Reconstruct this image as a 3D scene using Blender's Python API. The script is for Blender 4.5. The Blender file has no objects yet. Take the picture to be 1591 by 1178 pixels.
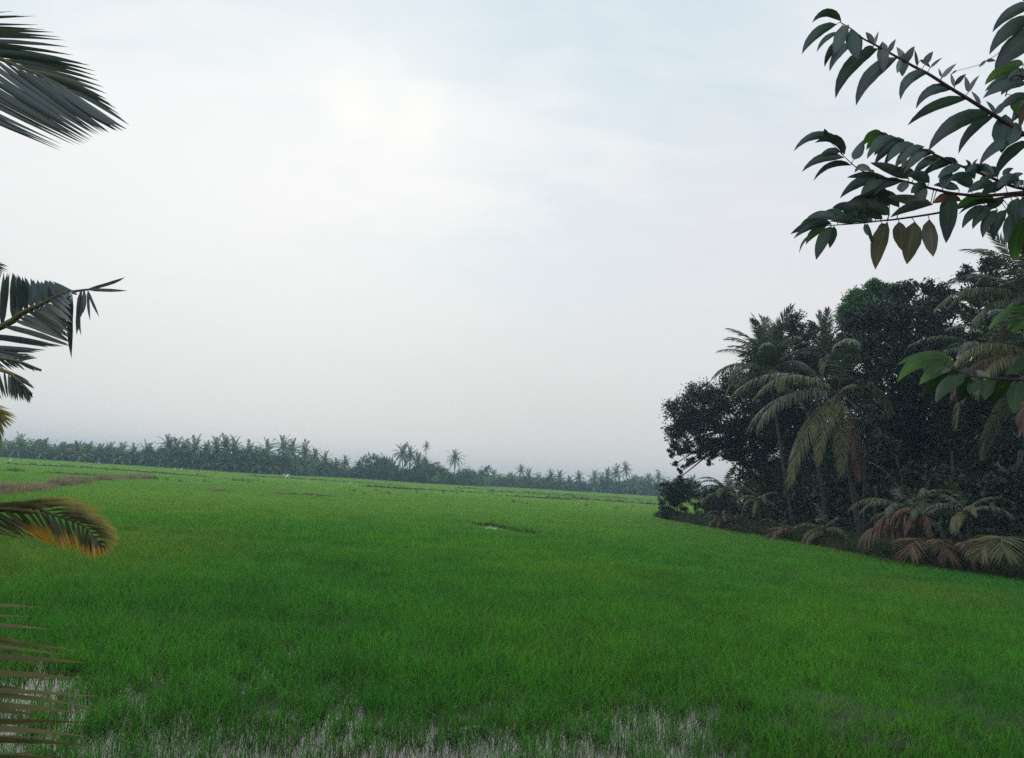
import bpy, math, random
import numpy as np
from mathutils import Vector, Matrix, noise as mnoise
R = math.radians
rng = np.random.default_rng(7)
random.seed(7)
sc = bpy.context.scene
col = sc.collection

# ------------------------------------------------------------------ camera
FPX, CX, CY = 1157.0, 795.5, 589.0
EYE = np.array([0.0, 0.0, 3.0])
ROLL, PITCH = R(3.645), R(7.86)
Hr = np.array([1.0, 0, 0]); Fw = np.array([0, math.cos(PITCH), math.sin(PITCH)]); Vv = np.array([0, -math.sin(PITCH), math.cos(PITCH)])
Rt = Hr * math.cos(ROLL) + Vv * math.sin(ROLL)
Up = -Hr * math.sin(ROLL) + Vv * math.cos(ROLL)
cam_d = bpy.data.cameras.new('camera'); cam = bpy.data.objects.new('camera', cam_d); col.objects.link(cam)
cam_d.sensor_width = 36.0; cam_d.lens = 36.0 * FPX / 1591.0
cam_d.clip_start = 0.05; cam_d.clip_end = 6000
M = Matrix(((Rt[0], Up[0], -Fw[0], EYE[0]), (Rt[1], Up[1], -Fw[1], EYE[1]), (Rt[2], Up[2], -Fw[2], EYE[2]), (0, 0, 0, 1)))
cam.matrix_world = M
sc.camera = cam

def ray(px, py):
    return Fw + Rt * ((px - CX) / FPX) + Up * ((CY - py) / FPX)
def P(px, py, d):
    """world point seen at photo pixel (px,py) at forward distance d"""
    return EYE + ray(px, py) * d
def G(px, py, z=0.0):
    r = ray(px, py); return EYE + r * ((z - EYE[2]) / r[2])

# ------------------------------------------------------------------ world, sun, exposure
w = bpy.data.worlds.new('World'); sc.world = w; w.use_nodes = True
nt = w.node_tree; nt.nodes.clear()
def N(t, typ, **kw):
    n = t.nodes.new(typ)
    for k, v in kw.items(): setattr(n, k, v)
    return n
def L(t, a, b): t.links.new(a, b)
SUN = ray(600, 165); SUN = SUN / np.linalg.norm(SUN)
sun_el = math.asin(SUN[2]); sun_az = math.atan2(SUN[0], SUN[1])
out = N(nt, 'ShaderNodeOutputWorld'); bg = N(nt, 'ShaderNodeBackground'); bg.inputs['Strength'].default_value = 0.1
L(nt, bg.outputs[0], out.inputs[0])
sky = N(nt, 'ShaderNodeTexSky', sky_type='NISHITA'); sky.sun_disc = False; sky.sun_elevation = sun_el; sky.sun_rotation = sun_az
sky.air_density = 1.2; sky.dust_density = 1.0
tc = N(nt, 'ShaderNodeTexCoord'); sep = N(nt, 'ShaderNodeSeparateXYZ'); L(nt, tc.outputs['Generated'], sep.inputs[0])
def math_n(t, op, a, b=None, clamp=False):
    n = N(t, 'ShaderNodeMath', operation=op); n.use_clamp = clamp
    for i, v in enumerate((a, b)):
        if v is None: continue
        if isinstance(v, (int, float)): n.inputs[i].default_value = v
        else: L(t, v, n.inputs[i])
    return n.outputs[0]
def ramp(t, fac, stops, interp='LINEAR'):
    n = N(t, 'ShaderNodeValToRGB'); cr = n.color_ramp; cr.interpolation = interp
    while len(cr.elements) < len(stops): cr.elements.new(0.5)
    for e, (p, c) in zip(cr.elements, stops): e.position = p; e.color = (*c, 1)
    L(t, fac, n.inputs[0]); return n.outputs[0]
def mix(t, fac, a, b, blend='MIX'):
    n = N(t, 'ShaderNodeMix', data_type='RGBA', blend_type=blend)
    for i, v in ((0, fac), (6, a), (7, b)):
        if isinstance(v, (int, float)): n.inputs[i].default_value = v
        elif isinstance(v, tuple): n.inputs[i].default_value = (*v, 1)
        else: L(t, v, n.inputs[i])
    return n.outputs[2]
# overcast dome: colour by elevation
zed = math_n(nt, 'MAXIMUM', sep.outputs[2], 0.0)
dome = ramp(nt, zed, [(0.0, (0.62, 0.64, 0.65)), (0.10, (0.70, 0.71, 0.71)), (0.24, (0.80, 0.822, 0.822)), (0.36, (0.87, 0.89, 0.90)), (0.50, (0.79, 0.86, 0.90)), (0.62, (0.70, 0.78, 0.86)), (1.0, (0.62, 0.70, 0.80))])
# cloud layer coordinates: project direction onto a plane overhead
zc = math_n(nt, 'ADD', zed, 0.16)
px_ = math_n(nt, 'DIVIDE', sep.outputs[0], zc); py_ = math_n(nt, 'DIVIDE', sep.outputs[1], zc)
cmb = N(nt, 'ShaderNodeCombineXYZ'); L(nt, px_, cmb.inputs[0]); L(nt, py_, cmb.inputs[1])
def noise_n(t, vec, scale, detail=4, rough=0.55, dist=0.0):
    n = N(t, 'ShaderNodeTexNoise'); n.inputs['Scale'].default_value = scale; n.inputs['Detail'].default_value = detail
    n.inputs['Roughness'].default_value = rough; n.inputs['Distortion'].default_value = dist
    L(t, vec, n.inputs['Vector']); return n.outputs['Fac']
mp = N(nt, 'ShaderNodeMapping'); mp.inputs['Scale'].default_value = (0.55, 1.1, 1); mp.inputs['Rotation'].default_value = (0, 0, 0.35); mp.inputs['Location'].default_value = (3.1, 1.7, 0)
L(nt, cmb.outputs[0], mp.inputs['Vector'])
n1 = noise_n(nt, mp.outputs[0], 0.9, 5, 0.5, 0.4)
n2 = noise_n(nt, mp.outputs[0], 5.5, 8, 0.62, 0.8)
cl = math_n(nt, 'ADD', math_n(nt, 'MULTIPLY', n1, 0.68), math_n(nt, 'MULTIPLY', n2, 0.32))
blue = ramp(nt, cl, [(0.36, (1, 1, 1)), (0.56, (0, 0, 0))], 'EASE')
bright = ramp(nt, cl, [(0.45, (0, 0, 0)), (0.72, (1, 1, 1))], 'EASE')
hi = ramp(nt, zed, [(0.12, (0, 0, 0)), (0.45, (1, 1, 1))])
c0 = mix(nt, math_n(nt, 'MULTIPLY', math_n(nt, 'MULTIPLY', bright, hi), 0.75), dome, (0.92, 0.94, 0.95))
c1 = mix(nt, math_n(nt, 'MULTIPLY', math_n(nt, 'MULTIPLY', blue, hi), 0.80), c0, (0.61, 0.75, 0.84))
# brightening of the cloud deck round the hidden sun
def lobe(v, power):
    vm = N(nt, 'ShaderNodeVectorMath', operation='DOT_PRODUCT'); L(nt, tc.outputs['Generated'], vm.inputs[0]); vm.inputs[1].default_value = tuple(v / np.linalg.norm(v))
    return math_n(nt, 'POWER', math_n(nt, 'MAXIMUM', vm.outputs['Value'], 0.0), power)
cc = c1
glow = math_n(nt, 'MULTIPLY', lobe(ray(300, 290), 12), 0.45)
cc = mix(nt, glow, cc, (1.02, 1.02, 1.0))
cc = mix(nt, math_n(nt, 'MULTIPLY', lobe(ray(1230, 410), 45), 0.45), cc, (0.87, 0.81, 0.83))
nb = ramp(nt, n2, [(0.25, (0.25, 0.25, 0.25)), (0.65, (1, 1, 1))])
for v, pw, k in ((ray(545, 172), 2200, 0.9), (ray(655, 184), 1800, 0.8), (ray(600, 195), 120, 0.28)):
    cc = mix(nt, math_n(nt, 'MULTIPLY', math_n(nt, 'MULTIPLY', lobe(v, pw), k), nb), cc, (1.02, 1.02, 0.97))
ten = N(nt, 'ShaderNodeVectorMath', operation='SCALE'); L(nt, cc, ten.inputs[0]); ten.inputs['Scale'].default_value = 10.0
fin = mix(nt, 0.97, sky.outputs[0], ten.outputs[0])
L(nt, fin, bg.inputs['Color'])

sl = bpy.data.lights.new('sun', 'SUN'); sl.energy = 0.55; sl.angle = R(55); sl.color = (1.0, 0.96, 0.9)
so = bpy.data.objects.new('sun', sl); col.objects.link(so); so.rotation_euler = Vector(tuple(SUN)).to_track_quat('Z', 'Y').to_euler(); so.location = (0, 0, 40)

vs = sc.view_settings; vs.view_transform = 'Standard'; vs.look = 'None'; vs.exposure = 0.0; vs.gamma = 1.0; vs.use_curve_mapping = False
cy = sc.cycles; cy.max_bounces = 5; cy.diffuse_bounces = 3; cy.glossy_bounces = 2; cy.transmission_bounces = 2; cy.volume_bounces = 0
cy.use_denoising = False; cy.denoiser = 'OPENIMAGEDENOISE'; cy.caustics_reflective = False; cy.caustics_refractive = False
cy.sample_clamp_indirect = 4.0; cy.use_adaptive_sampling = False

# ------------------------------------------------------------------ helpers
def mk(name, V, F4=None, F3=None, mat=None, attrs=None, parent=None, smooth=False, link=True):
    V = np.asarray(V, dtype=np.float32).reshape(-1, 3)
    me = bpy.data.meshes.new(name); me.vertices.add(len(V)); me.vertices.foreach_set('co', V.ravel())
    idx, st, tot = [], [], []; n = 0
    for F, k in ((F4, 4), (F3, 3)):
        if F is None or len(F) == 0: continue
        F = np.asarray(F, dtype=np.int32).reshape(-1, k); idx.append(F.ravel())
        st.append(np.arange(len(F)) * k + n); n += F.size; tot.append(np.full(len(F), k))
    idx = np.concatenate(idx); st = np.concatenate(st); tot = np.concatenate(tot)
    me.loops.add(len(idx)); me.loops.foreach_set('vertex_index', idx.astype(np.int32))
    me.polygons.add(len(st)); me.polygons.foreach_set('loop_start', st.astype(np.int32)); me.polygons.foreach_set('loop_total', tot.astype(np.int32))
    me.update(calc_edges=True); me.validate()
    if smooth: me.polygons.foreach_set('use_smooth', np.ones(len(st), dtype=bool))
    for k, v in (attrs or {}).items():
        a = me.attributes.new(k, 'FLOAT', 'POINT'); a.data.foreach_set('value', np.asarray(v, dtype=np.float32))
    if mat: me.materials.append(mat)
    o = bpy.data.objects.new(name, me)
    if link: col.objects.link(o)
    if parent: o.parent = parent
    return o
def tag(o, label=None, cat=None, group=None, kind=None):
    if label: o['label'] = label
    if cat: o['category'] = cat
    if group: o['group'] = group
    if kind: o['kind'] = kind
    return o
def empty(name, loc, rz=0.0):
    o = bpy.data.objects.new(name, None); col.objects.link(o); o.location = tuple(loc); o.rotation_euler = (0, 0, rz); o.empty_display_size = 0.2; return o
def nrm(v):
    v = np.asarray(v, float); return v / (np.linalg.norm(v, axis=-1, keepdims=True) + 1e-12)
def tube(pts, rad, k=6):
    """tube mesh arrays along pts with radii"""
    pts = np.asarray(pts, float); n = len(pts); rad = np.broadcast_to(np.asarray(rad, float), (n,))
    T = nrm(np.gradient(pts, axis=0)); ref = np.array([0.31, 0.17, 0.93]); 
    A = nrm(np.cross(T, ref)); B = nrm(np.cross(T, A))
    a = np.arange(k) * 2 * math.pi / k
    V = pts[:, None] + rad[:, None, None] * (np.cos(a)[None, :, None] * A[:, None] + np.sin(a)[None, :, None] * B[:, None])
    i = np.arange(n - 1)[:, None] * k; j = np.arange(k)[None]; j2 = (j + 1) % k
    F = np.stack([i + j, i + j2, i + k + j2, i + k + j], -1).reshape(-1, 4)
    V = V.reshape(-1, 3)
    return V, F
class MB:
    def __init__(s): s.V, s.F4, s.F3, s.n, s.A = [], [], [], 0, {}
    def add(s, V, F4=None, F3=None, **attrs):
        V = np.asarray(V).reshape(-1, 3)
        if F4 is not None and len(F4): s.F4.append(np.asarray(F4) + s.n)
        if F3 is not None and len(F3): s.F3.append(np.asarray(F3) + s.n)
        s.V.append(V); s.n += len(V)
        for k, v in attrs.items(): s.A.setdefault(k, []).append(np.broadcast_to(np.asarray(v, float), (len(V),)))
    def build(s, name, mat, parent=None, smooth=False, link=True):
        return mk(name, np.concatenate(s.V), np.concatenate(s.F4) if s.F4 else None, np.concatenate(s.F3) if s.F3 else None, mat,
                  {k: np.concatenate(v) for k, v in s.A.items()}, parent, smooth, link)
def spline(pts, n):
    """Catmull-Rom resample"""
    p = np.asarray(pts, float); p = np.vstack([2 * p[0] - p[1], p, 2 * p[-1] - p[-2]])
    m = len(p) - 3; u = np.linspace(0, m - 1e-6, n); i = u.astype(int); t = (u - i)[:, None]
    a, b, c, d = p[i], p[i + 1], p[i + 2], p[i + 3]
    return 0.5 * ((2 * b) + (-a + c) * t + (2 * a - 5 * b + 4 * c - d) * t ** 2 + (-a + 3 * b - 3 * c + d) * t ** 3)

# ------------------------------------------------------------------ materials
def new_mat(name):
    m = bpy.data.materials.new(name); m.use_nodes = True; t = m.node_tree; t.nodes.clear()
    o = N(t, 'ShaderNodeOutputMaterial'); return m, t, o
def attr(t, name):
    a = N(t, 'ShaderNodeAttribute'); a.attribute_name = name; return a.outputs['Fac']
def leaf_mat(name, c1, c2, c3=None, tip=None, rough=0.5, trans=0.3, spec=0.4, tip_lo=0.45, tip_hi=0.8, noise_sc=None, tcol=None, veins=False, per_obj=False):
    """c1..c2 by per-leaf value 'v'; optional c3 rare; tip colour by 't'"""
    m, t, o = new_mat(name); v = attr(t, 'v')
    st = [(0.0, c1), (0.75, c2)] + ([(0.95, c3)] if c3 else [])
    c = ramp(t, v, st)
    gp = N(t, 'ShaderNodeNewGeometry')
    if per_obj:
        oi = N(t, 'ShaderNodeObjectInfo'); c = mix(t, 1.0, c, ramp(t, oi.outputs['Random'], [(0.0, (0.45, 0.55, 0.60)), (0.35, (0.85, 0.85, 0.9)), (0.7, (1.25, 1.2, 1.1)), (1.0, (1.9, 1.7, 1.3))]), 'MULTIPLY')
    if noise_sc:
        nf = noise_n(t, gp.outputs['Position'], noise_sc, 3)
        c = mix(t, 1.0, c, ramp(t, nf, [(0.3, (0.72, 0.75, 0.72)), (0.7, (1.25, 1.22, 1.15))]), 'MULTIPLY')
    if tip:
        tt = attr(t, 't'); nf = noise_n(t, gp.outputs['Position'], 9.0, 2)
        f = math_n(t, 'ADD', tt, math_n(t, 'MULTIPLY', math_n(t, 'SUBTRACT', nf, 0.5), 0.7))
        fr = ramp(t, f, [(tip_lo, (0, 0, 0)), (tip_hi, (1, 1, 1))]); c = mix(t, fr, c, tip)
    if veins:
        s_ = attr(t, 's'); l_ = attr(t, 'l')
        ph = math_n(t, 'SUBTRACT', math_n(t, 'MULTIPLY', l_, 900.0), math_n(t, 'MULTIPLY', s_, 5.0)); wv_ = math_n(t, 'SINE', ph)
        vf = ramp(t, math_n(t, 'ADD', math_n(t, 'MULTIPLY', wv_, 0.5), 0.5), [(0.72, (0, 0, 0)), (0.98, (1, 1, 1))]); mid = ramp(t, s_, [(0.03, (1, 1, 1)), (0.10, (0, 0, 0))])
        c = mix(t, math_n(t, 'MULTIPLY', vf, 0.07), c, mix(t, 1.0, c, (1.7, 1.6, 1.4), 'MULTIPLY')); c = mix(t, math_n(t, 'MULTIPLY', mid, 0.5), c, mix(t, 1.0, c, (2.4, 2.0, 1.6), 'MULTIPLY'))
    b = N(t, 'ShaderNodeBsdfPrincipled'); L(t, c, b.inputs['Base Color']); b.inputs['Roughness'].default_value = rough; b.inputs['Specular IOR Level'].default_value = spec
    if veins:
        bn = N(t, 'ShaderNodeBump'); bn.inputs['Strength'].default_value = 0.14; bn.inputs['Distance'].default_value = 0.002; L(t, math_n(t, 'ADD', wv_, noise_n(t, gp.outputs['Position'], 60, 3)), bn.inputs['Height']); L(t, bn.outputs[0], b.inputs['Normal'])
    if trans > 0:
        tr = N(t, 'ShaderNodeBsdfTranslucent'); L(t, mix(t, 1.0, c, tcol or (1.3, 1.45, 0.7), 'MULTIPLY'), tr.inputs['Color'])
        ms = N(t, 'ShaderNodeMixShader'); ms.inputs[0].default_value = trans; L(t, b.outputs[0], ms.inputs[1]); L(t, tr.outputs[0], ms.inputs[2]); L(t, ms.outputs[0], o.inputs[0])
    else: L(t, b.outputs[0], o.inputs[0])
    return m
def plain_mat(name, c1, c2, scale, rough=0.8, spec=0.3, bump=0.0):
    m, t, o = new_mat(name); gp = N(t, 'ShaderNodeTexCoord'); nf = noise_n(t, gp.outputs['Object'], scale, 5, 0.6)
    c = ramp(t, nf, [(0.3, c1), (0.7, c2)])
    b = N(t, 'ShaderNodeBsdfPrincipled'); L(t, c, b.inputs['Base Color']); b.inputs['Roughness'].default_value = rough; b.inputs['Specular IOR Level'].default_value = spec
    if bump:
        bn = N(t, 'ShaderNodeBump'); bn.inputs['Strength'].default_value = bump; L(t, nf, bn.inputs['Height']); L(t, bn.outputs[0], b.inputs['Normal'])
    L(t, b.outputs[0], o.inputs[0]); return m

M_bark = plain_mat('bark', (0.018, 0.016, 0.014), (0.055, 0.048, 0.04), 6, 0.9, 0.2, 0.5)
M_palmbark = plain_mat('palm_bark', (0.04, 0.036, 0.032), (0.10, 0.09, 0.078), 5, 0.9, 0.2, 0.5)
M_twig = plain_mat('twig', (0.045, 0.028, 0.035), (0.09, 0.06, 0.06), 14, 0.6, 0.3)
M_soil = plain_mat('bank_soil', (0.030, 0.024, 0.018), (0.07, 0.052, 0.036), 1.2, 0.95, 0.2, 0.4)
M_bund = plain_mat('bund_soil', (0.05, 0.065, 0.028), (0.10, 0.09, 0.05), 0.6, 0.95, 0.2, 0.4)
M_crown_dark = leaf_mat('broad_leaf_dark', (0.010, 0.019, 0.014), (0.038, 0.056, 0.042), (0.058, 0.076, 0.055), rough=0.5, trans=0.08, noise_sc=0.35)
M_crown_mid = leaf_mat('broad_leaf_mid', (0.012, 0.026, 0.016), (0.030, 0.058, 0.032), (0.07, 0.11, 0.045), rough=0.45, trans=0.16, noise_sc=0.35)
M_crown_green = leaf_mat('broad_leaf_fresh', (0.040, 0.11, 0.035), (0.085, 0.20, 0.06), (0.14, 0.27, 0.10), rough=0.5, trans=0.3, noise_sc=0.5)
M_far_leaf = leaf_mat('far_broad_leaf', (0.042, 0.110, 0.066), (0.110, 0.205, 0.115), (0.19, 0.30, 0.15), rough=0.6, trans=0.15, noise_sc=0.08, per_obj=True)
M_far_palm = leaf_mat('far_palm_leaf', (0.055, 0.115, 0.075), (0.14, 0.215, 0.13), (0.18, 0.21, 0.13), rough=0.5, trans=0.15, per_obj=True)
M_palm = leaf_mat('palm_leaf', (0.030, 0.052, 0.036), (0.080, 0.115, 0.070), (0.15, 0.17, 0.09), rough=0.38, trans=0.2, spec=0.5)
M_palm_old = leaf_mat('palm_leaf_old', (0.060, 0.074, 0.030), (0.16, 0.155, 0.062), (0.22, 0.19, 0.08), rough=0.5, trans=0.2)
M_palm_dead = leaf_mat('palm_leaf_dead', (0.065, 0.036, 0.022), (0.16, 0.088, 0.050), (0.26, 0.15, 0.09), rough=0.7, trans=0.12, tcol=(1.2, 1.0, 0.8))
M_rachis = plain_mat('palm_rachis', (0.10, 0.11, 0.045), (0.17, 0.15, 0.07), 6, 0.5, 0.4)
M_nf_green = leaf_mat('near_leaflet_green', (0.042, 0.072, 0.078), (0.075, 0.110, 0.108), (0.11, 0.13, 0.10), rough=0.36, trans=0.14, spec=0.5)
M_nf_orange = leaf_mat('near_leaflet_orange_tip', (0.040, 0.055, 0.020), (0.060, 0.075, 0.028), tip=(0.50, 0.26, 0.035), rough=0.45, trans=0.25, tip_lo=0.48, tip_hi=0.78)
M_nf_yellow = leaf_mat('near_leaflet_yellow_tip', (0.055, 0.066, 0.026), (0.085, 0.09, 0.035), tip=(0.42, 0.33, 0.09), rough=0.42, trans=0.22, tip_lo=0.35, tip_hi=0.95)
M_nf_brown = leaf_mat('near_leaflet_brown', (0.050, 0.062, 0.018), (0.105, 0.115, 0.036), (0.16, 0.15, 0.055), tip=(0.17, 0.14, 0.055), rough=0.62, spec=.25, trans=0.1, tip_lo=0.6, tip_hi=1.3)
M_bl = leaf_mat('big_leaf', (0.034, 0.076, 0.072), (0.060, 0.112, 0.100), tip=(0.055, 0.066, 0.105), tip_lo=.5, tip_hi=1.3, rough=0.36, trans=0.10, spec=0.5, noise_sc=12, veins=True)
M_bl_shade = leaf_mat('big_leaf_shaded', (0.014, 0.036, 0.016), (0.030, 0.070, 0.026), rough=0.45, trans=0.12, spec=0.4, noise_sc=12, veins=True)  # darkened big leaf copy: shade on the low branch put into the colour
M_bl_pale = leaf_mat('big_leaf_underside', (0.13, 0.17, 0.17), (0.20, 0.245, 0.245), rough=0.55, trans=0.2, tcol=(1, 1.05, 0.95), veins=True)
M_bl_green = leaf_mat('big_leaf_fresh', (0.034, 0.085, 0.030), (0.050, 0.125, 0.036), tip=(0.09, 0.20, 0.03), tip_lo=.6, tip_hi=1.2, rough=0.42, trans=0.2, noise_sc=12, veins=True)
M_bl_olive = leaf_mat('big_leaf_olive', (0.075, 0.080, 0.065), (0.12, 0.12, 0.095), tip=(0.13, 0.105, 0.075), tip_lo=.6, tip_hi=1.2, rough=0.55, trans=0.12, noise_sc=14, veins=True)
M_bl_red = leaf_mat('big_leaf_red', (0.070, 0.042, 0.040), (0.12, 0.06, 0.05), rough=0.5, trans=0.15, noise_sc=10, veins=True)
M_dry = leaf_mat('dry_grass', (0.19, 0.145, 0.085), (0.46, 0.37, 0.24), (0.60, 0.50, 0.34), rough=0.8, trans=0.2, noise_sc=0.25, tcol=(1.1, 1, 0.8))
M_weed = leaf_mat('weed_leaf', (0.025, 0.060, 0.018), (0.045, 0.10, 0.025), (0.10, 0.14, 0.04), rough=0.6, trans=0.2, noise_sc=0.5)
M_litter = leaf_mat('leaf_litter', (0.04, 0.028, 0.02), (0.09, 0.06, 0.042), (0.2, 0.14, 0.09), rough=0.8, trans=0.05)
M_white = plain_mat('egret_feather', (0.78, 0.78, 0.76), (0.86, 0.86, 0.84), 8, 0.7, 0.2)
M_leg = plain_mat('egret_leg', (0.03, 0.03, 0.03), (0.05, 0.045, 0.04), 8, 0.6, 0.3)
M_beak = plain_mat('egret_beak', (0.5, 0.32, 0.05), (0.6, 0.4, 0.08), 8, 0.5, 0.3)

# rice blades
m, t, o = new_mat('rice_blade'); M_rice = m
gp = N(t, 'ShaderNodeNewGeometry'); pos = gp.outputs['Position']
f1 = noise_n(t, pos, 0.055, 3, 0.5); f2 = noise_n(t, pos, 0.30, 3, 0.6)
cA = ramp(t, f1, [(0.32, (0.030, 0.215, 0.022)), (0.50, (0.048, 0.250, 0.016)), (0.66, (0.095, 0.285, 0.016))])
cA = mix(t, 1.0, cA, ramp(t, f2, [(0.3, (0.72, 0.78, 0.9)), (0.7, (1.25, 1.15, 1.0))]), 'MULTIPLY')
def spot(t, pos, c, rad):
    d = N(t, 'ShaderNodeVectorMath', operation='SUBTRACT'); L(t, pos, d.inputs[0]); d.inputs[1].default_value = tuple(c)
    s = N(t, 'ShaderNodeVectorMath', operation='MULTIPLY'); L(t, d.outputs[0], s.inputs[0]); s.inputs[1].default_value = (1 / rad[0], 1 / rad[1], 0)
    l = N(t, 'ShaderNodeVectorMath', operation='LENGTH'); L(t, s.outputs[0], l.inputs[0])
    return ramp(t, l.outputs['Value'], [(0.15, (1, 1, 1)), (1.0, (0, 0, 0))], 'EASE')
for (gx, gy), rad, kk in (((130, 850), (7, 14), 0.6), ((260, 778), (22, 26), 0.55), ((1430, 925), (5, 7), 0.45), ((700, 765), (70, 45), 0.4)):
    s_ = spot(t, pos, G(gx, gy), rad); cA = mix(t, math_n(t, 'MULTIPLY', s_, kk), cA, (0.150, 0.270, 0.028))
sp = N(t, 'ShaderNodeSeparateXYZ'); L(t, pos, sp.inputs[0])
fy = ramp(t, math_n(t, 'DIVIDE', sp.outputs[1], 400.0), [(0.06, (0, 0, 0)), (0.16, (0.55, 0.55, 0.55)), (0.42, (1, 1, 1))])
cA = mix(t, math_n(t, 'MULTIPLY', fy, 0.9), cA, (0.255, 0.450, 0.110))  # paler with distance: haze brightness put into the blade colour
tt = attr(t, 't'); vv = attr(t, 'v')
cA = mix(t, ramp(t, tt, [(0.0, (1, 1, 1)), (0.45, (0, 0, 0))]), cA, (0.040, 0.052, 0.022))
cA = mix(t, 1.0, cA, ramp(t, vv, [(0.0, (0.35, 0.42, 0.4)), (0.45, (0.9, 0.9, 0.9)), (0.88, (1.9, 1.65, 1.8))]), 'MULTIPLY')
f4 = noise_n(t, pos, 1.1, 4, 0.65); cA = mix(t, 1.0, cA, ramp(t, f4, [(0.32, (0.78, 0.82, 0.85)), (0.55, (1.02, 1.0, 1.0)), (0.72, (1.2, 1.12, 1.05))]), 'MULTIPLY')
cA = mix(t, ramp(t, vv, [(0.90, (0, 0, 0)), (0.96, (0.75, 0.75, 0.75))]), cA, (0.20, 0.20, 0.07))
b = N(t, 'ShaderNodeBsdfPrincipled'); L(t, cA, b.inputs['Base Color']); b.inputs['Roughness'].default_value = 0.55; b.inputs['Specular IOR Level'].default_value = 0.25
tr = N(t, 'ShaderNodeBsdfTranslucent'); L(t, mix(t, 1.0, cA, (1.5, 1.55, 0.9), 'MULTIPLY'), tr.inputs['Color'])
ms = N(t, 'ShaderNodeMixShader'); ms.inputs[0].default_value = 0.45; L(t, b.outputs[0], ms.inputs[1]); L(t, tr.outputs[0], ms.inputs[2]); L(t, ms.outputs[0], o.inputs[0])

# field floor (mud near, seedlings too fine to separate far off)
m, t, o = new_mat('paddy_floor'); M_floor = m
gp = N(t, 'ShaderNodeNewGeometry'); pos = gp.outputs['Position']
f1 = noise_n(t, pos, 1.4, 5, 0.6); f2 = noise_n(t, pos, 0.05, 4, 0.6); f3 = noise_n(t, pos, 0.6, 6, 0.7)
mud = ramp(t, f1, [(0.3, (0.014, 0.012, 0.009)), (0.7, (0.040, 0.030, 0.023))])
far = ramp(t, f2, [(0.3, (0.060, 0.220, 0.030)), (0.7, (0.150, 0.300, 0.060))])
far = mix(t, 1.0, far, ramp(t, f3, [(0.3, (0.6, 0.65, 0.6)), (0.7, (1.3, 1.2, 1.2))]), 'MULTIPLY')
sp = N(t, 'ShaderNodeSeparateXYZ'); L(t, pos, sp.inputs[0])
fm = ramp(t, math_n(t, 'DIVIDE', sp.outputs[1], 100.0), [(0.14, (0, 0, 0)), (0.45, (1, 1, 1))])
b = N(t, 'ShaderNodeBsdfPrincipled'); L(t, mix(t, fm, mud, far), b.inputs['Base Color']); b.inputs['Roughness'].default_value = 0.85
bn = N(t, 'ShaderNodeBump'); bn.inputs['Strength'].default_value = 0.6; bn.inputs['Distance'].default_value = 0.05; L(t, f3, bn.inputs['Height']); L(t, bn.outputs[0], b.inputs['Normal'])
L(t, b.outputs[0], o.inputs[0])
m, t, o = new_mat('paddy_water'); M_water = m
gp = N(t, 'ShaderNodeNewGeometry'); nf = noise_n(t, gp.outputs['Position'], 3.0, 3)
b = N(t, 'ShaderNodeBsdfPrincipled'); b.inputs['Base Color'].default_value = (0.026, 0.020, 0.018, 1); b.inputs['Roughness'].default_value = 0.05; b.inputs['IOR'].default_value = 1.33
bn = N(t, 'ShaderNodeBump'); bn.inputs['Strength'].default_value = 0.06; bn.inputs['Distance'].default_value = 0.02; L(t, nf, bn.inputs['Height']); L(t, bn.outputs[0], b.inputs['Normal']); L(t, b.outputs[0], o.inputs[0])

# ------------------------------------------------------------------ numpy value noise
_perm = rng.random((256, 256))
def vnoise(x, y, s):
    x = np.asarray(x) * s + 71.3; y = np.asarray(y) * s + 33.7
    i = np.floor(x).astype(int); j = np.floor(y).astype(int); u = x - i; v = y - j
    u = u * u * (3 - 2 * u); v = v * v * (3 - 2 * v)
    g = lambda a, b: _perm[a % 256, b % 256]
    return (g(i, j) * (1 - u) + g(i + 1, j) * u) * (1 - v) + (g(i, j + 1) * (1 - u) + g(i + 1, j + 1) * u) * v
def fbm(x, y, s, n=3):
    r = 0; a = 0.5; tot = 0
    for k in range(n): r = r + a * vnoise(x, y, s * 2 ** k); tot += a; a *= 0.55
    return r / tot
# holes where the seedlings are thin and water stands (photo px, radii m, strength)
HOLES = [((55, 1062), 1.0, 0.9, .95), ((120, 1095), .8, .7, .8), ((30, 1130), 1.0, .5, .85), ((165, 1140), .7, .5, .6), ((275, 1150), .8, .6, .75),
         ((210, 1110), .5, .5, .5), ((450, 1010), .7, 1.0, .45), ((430, 1165), 1.2, .35, .6), ((620, 1170), 1.1, .45, .85), ((770, 1165), 1.0, .5, .8), ((880, 1165), .9, .5, .8),
         ((1000, 1120), .55, .8, .8), ((1060, 1130), .8, .8, .8), ((1110, 1110), .5, .7, .8), ((1100, 1165), .9, .5, .8), ((980, 1075), .4, .5, .5),
         ((950, 1000), .8, .8, .45), ((1240, 1050), .7, .8, .5), ((1380, 1060), .5, .5, .5), ((1400, 1165), 2.4, .5, .7), ((1250, 1160), 1.2, .7, .6), ((520, 1070), .5, .5, .4),
         ((720, 1000), .6, .7, .35), ((300, 1000), .6, .8, .25),
         ((762, 820), 1.6, 4.2, 1.15), ((790, 825), 1.3, 3.4, 1.1), ((742, 817), 1.1, 3.0, .9), ((850, 833), 1.0, 4.0, .8), ((822, 829), 1.3, 3.2, .9), ((440, 838), .7, 2.0, .4), ((560, 805), 1.0, 3.0, .3)]
HG = [(G(*p)[:2], rx, ry, s) for p, rx, ry, s in HOLES]
def hole_val(x, y):
    r = np.zeros_like(x)
    for c, rx, ry, s in HG:
        r = np.maximum(r, (s if c[1] > 30 else s * .62) * np.exp(-(((x - c[0]) / rx) ** 2 + ((y - c[1]) / ry) ** 2)))
    return r
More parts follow.
